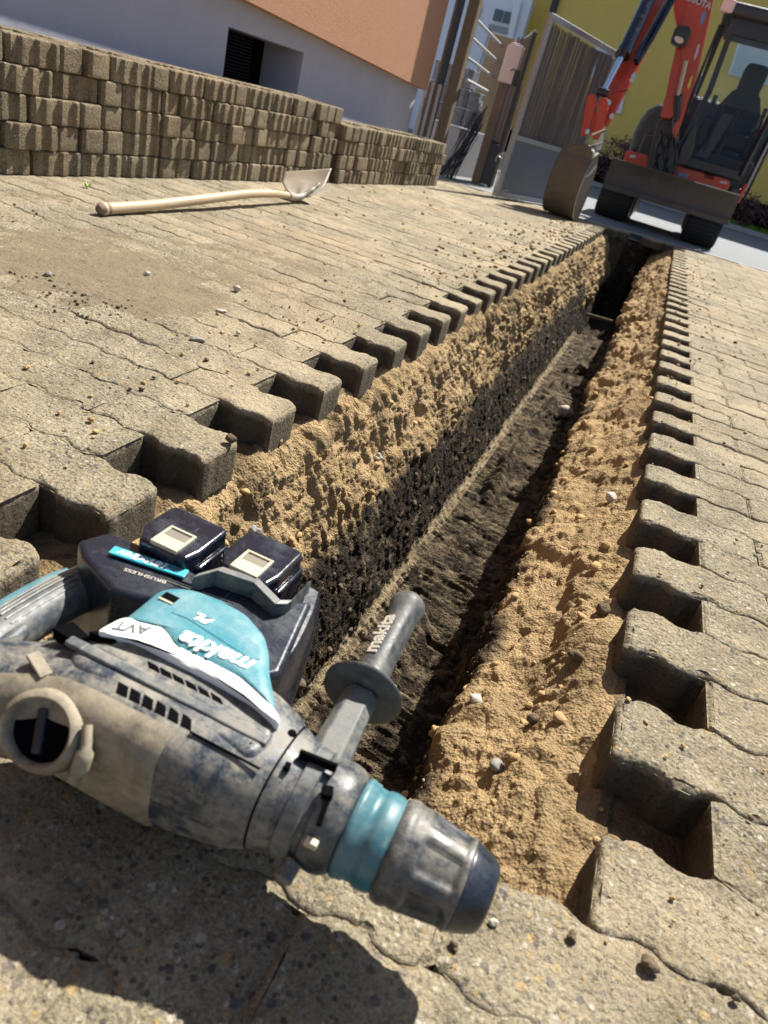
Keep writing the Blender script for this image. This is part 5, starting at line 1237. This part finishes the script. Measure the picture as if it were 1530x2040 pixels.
for i, (x_, y_, r_, m_, lab, cat) in enumerate(((.072, .695, .0095, 'pebble3', 'egg-shaped grey pebble in the bright sand near the chuck', 'pebble'), (.135, 1.62, .017, 'pebble', 'pale round stone in the right side of the trench under the edge stones', 'stone'),
        (-.09, 3.62, .040, 'pebble', 'large pale stone lying on the trench floor', 'stone'), (.155, 1.08, .012, 'clod', 'dark clod below the right edge stones, close to the viewer', 'clod'), (.02, .86, .011, 'pebble', 'light clod of gravelly soil on the right brow of the trench', 'clod'),
        (.10, .80, .009, 'clod', 'dark pebble in the bright sand beyond the egg-shaped pebble', 'pebble'))):
    rock('stone' if cat == 'stone' else cat, (x_, y_, soil_z(x_, y_)), r_, m_, i+20, lab, cat, (1, .9, .75), .2)
for i, (u, v, r_, lab) in enumerate(((1290, 1928, .0075, 'dark crumbly clod on the nearest paving, lower right'), (1137, 1868, .0045, 'small dark clod on the nearest paving, between chuck and the larger clod'), (904, 1885, .0035, 'tiny dark clod on the paving just below the chuck tip'))):
    rock('clod', at(u, v, Z=.0015), r_, 'clod', 51+i, lab, 'clod', (1, .9, .7), .45)
rock('pebble', at(982, 1840, Z=.0015), .0042, 'pebble', 60, 'whitish pebble lying right beside the chuck tip', 'pebble', (1, .8, .7), .2)
pp = MB().tube([at(1168, 626, Y=5.86), at(1220, 641, Y=5.90)], .014, 12).build('buried_pipe', 'clod', smooth=True, ang=60); settle(pp); tag(pp, 'dirty pipe crossing the trench where the floor drops', 'pipe')
wd = empty('weed_sprout', at(173, 374, Z=0), 'tiny yellow-green sprout on the paving in front of the stack', 'plant')
lf = MB()
for a in (0, 1.3, 2.5, 3.9, 5.1):
    c = ORG[wd]; d_ = Vector((math.cos(a), math.sin(a), .8)); s_ = Vector((-math.sin(a), math.cos(a), 0))
    lf.add([c, c+d_*.010+s_*.006, c+d_*.020+Vector((0, 0, .003)), c+d_*.010-s_*.006], [[0, 1, 2, 3]])
lf.build('leaf', 'weedleaf', wd)

for i, (x_, y_, r_, m_, lab) in enumerate(((-.60, 1.40, .016, 'clod', 'dark clod wedged in the gap between two left edge stones'), (-.585, 2.06, .014, 'clod', 'brown clod in a gap of the left edge, farther along'), (-.47, 1.02, .014, 'pebble3', 'grey stone stuck in the sand below the left edge stones, nearest one'),
        (-.44, 1.62, .013, 'pebble', 'pale stone stuck in the left sand slope, beyond the grey one'), (.13, .93, .012, 'clod', 'dark clod at the foot of the second nearest right edge stones'), (-.16, 1.25, .012, 'pebble', 'small pale stone on the trench floor beyond the side handle'),
        (-.22, 2.2, .018, 'clod', 'dark clod on the trench floor near the left wall'), (-.12, 4.6, .035, 'clod', 'dark clod on the trench floor before the pipe'))):
    rock('clod' if m_ == 'clod' else 'stone', (x_, y_, soil_z(x_, y_)), r_, m_, i+70, lab, 'clod' if m_ == 'clod' else 'stone', (1, .85, .8), .38)
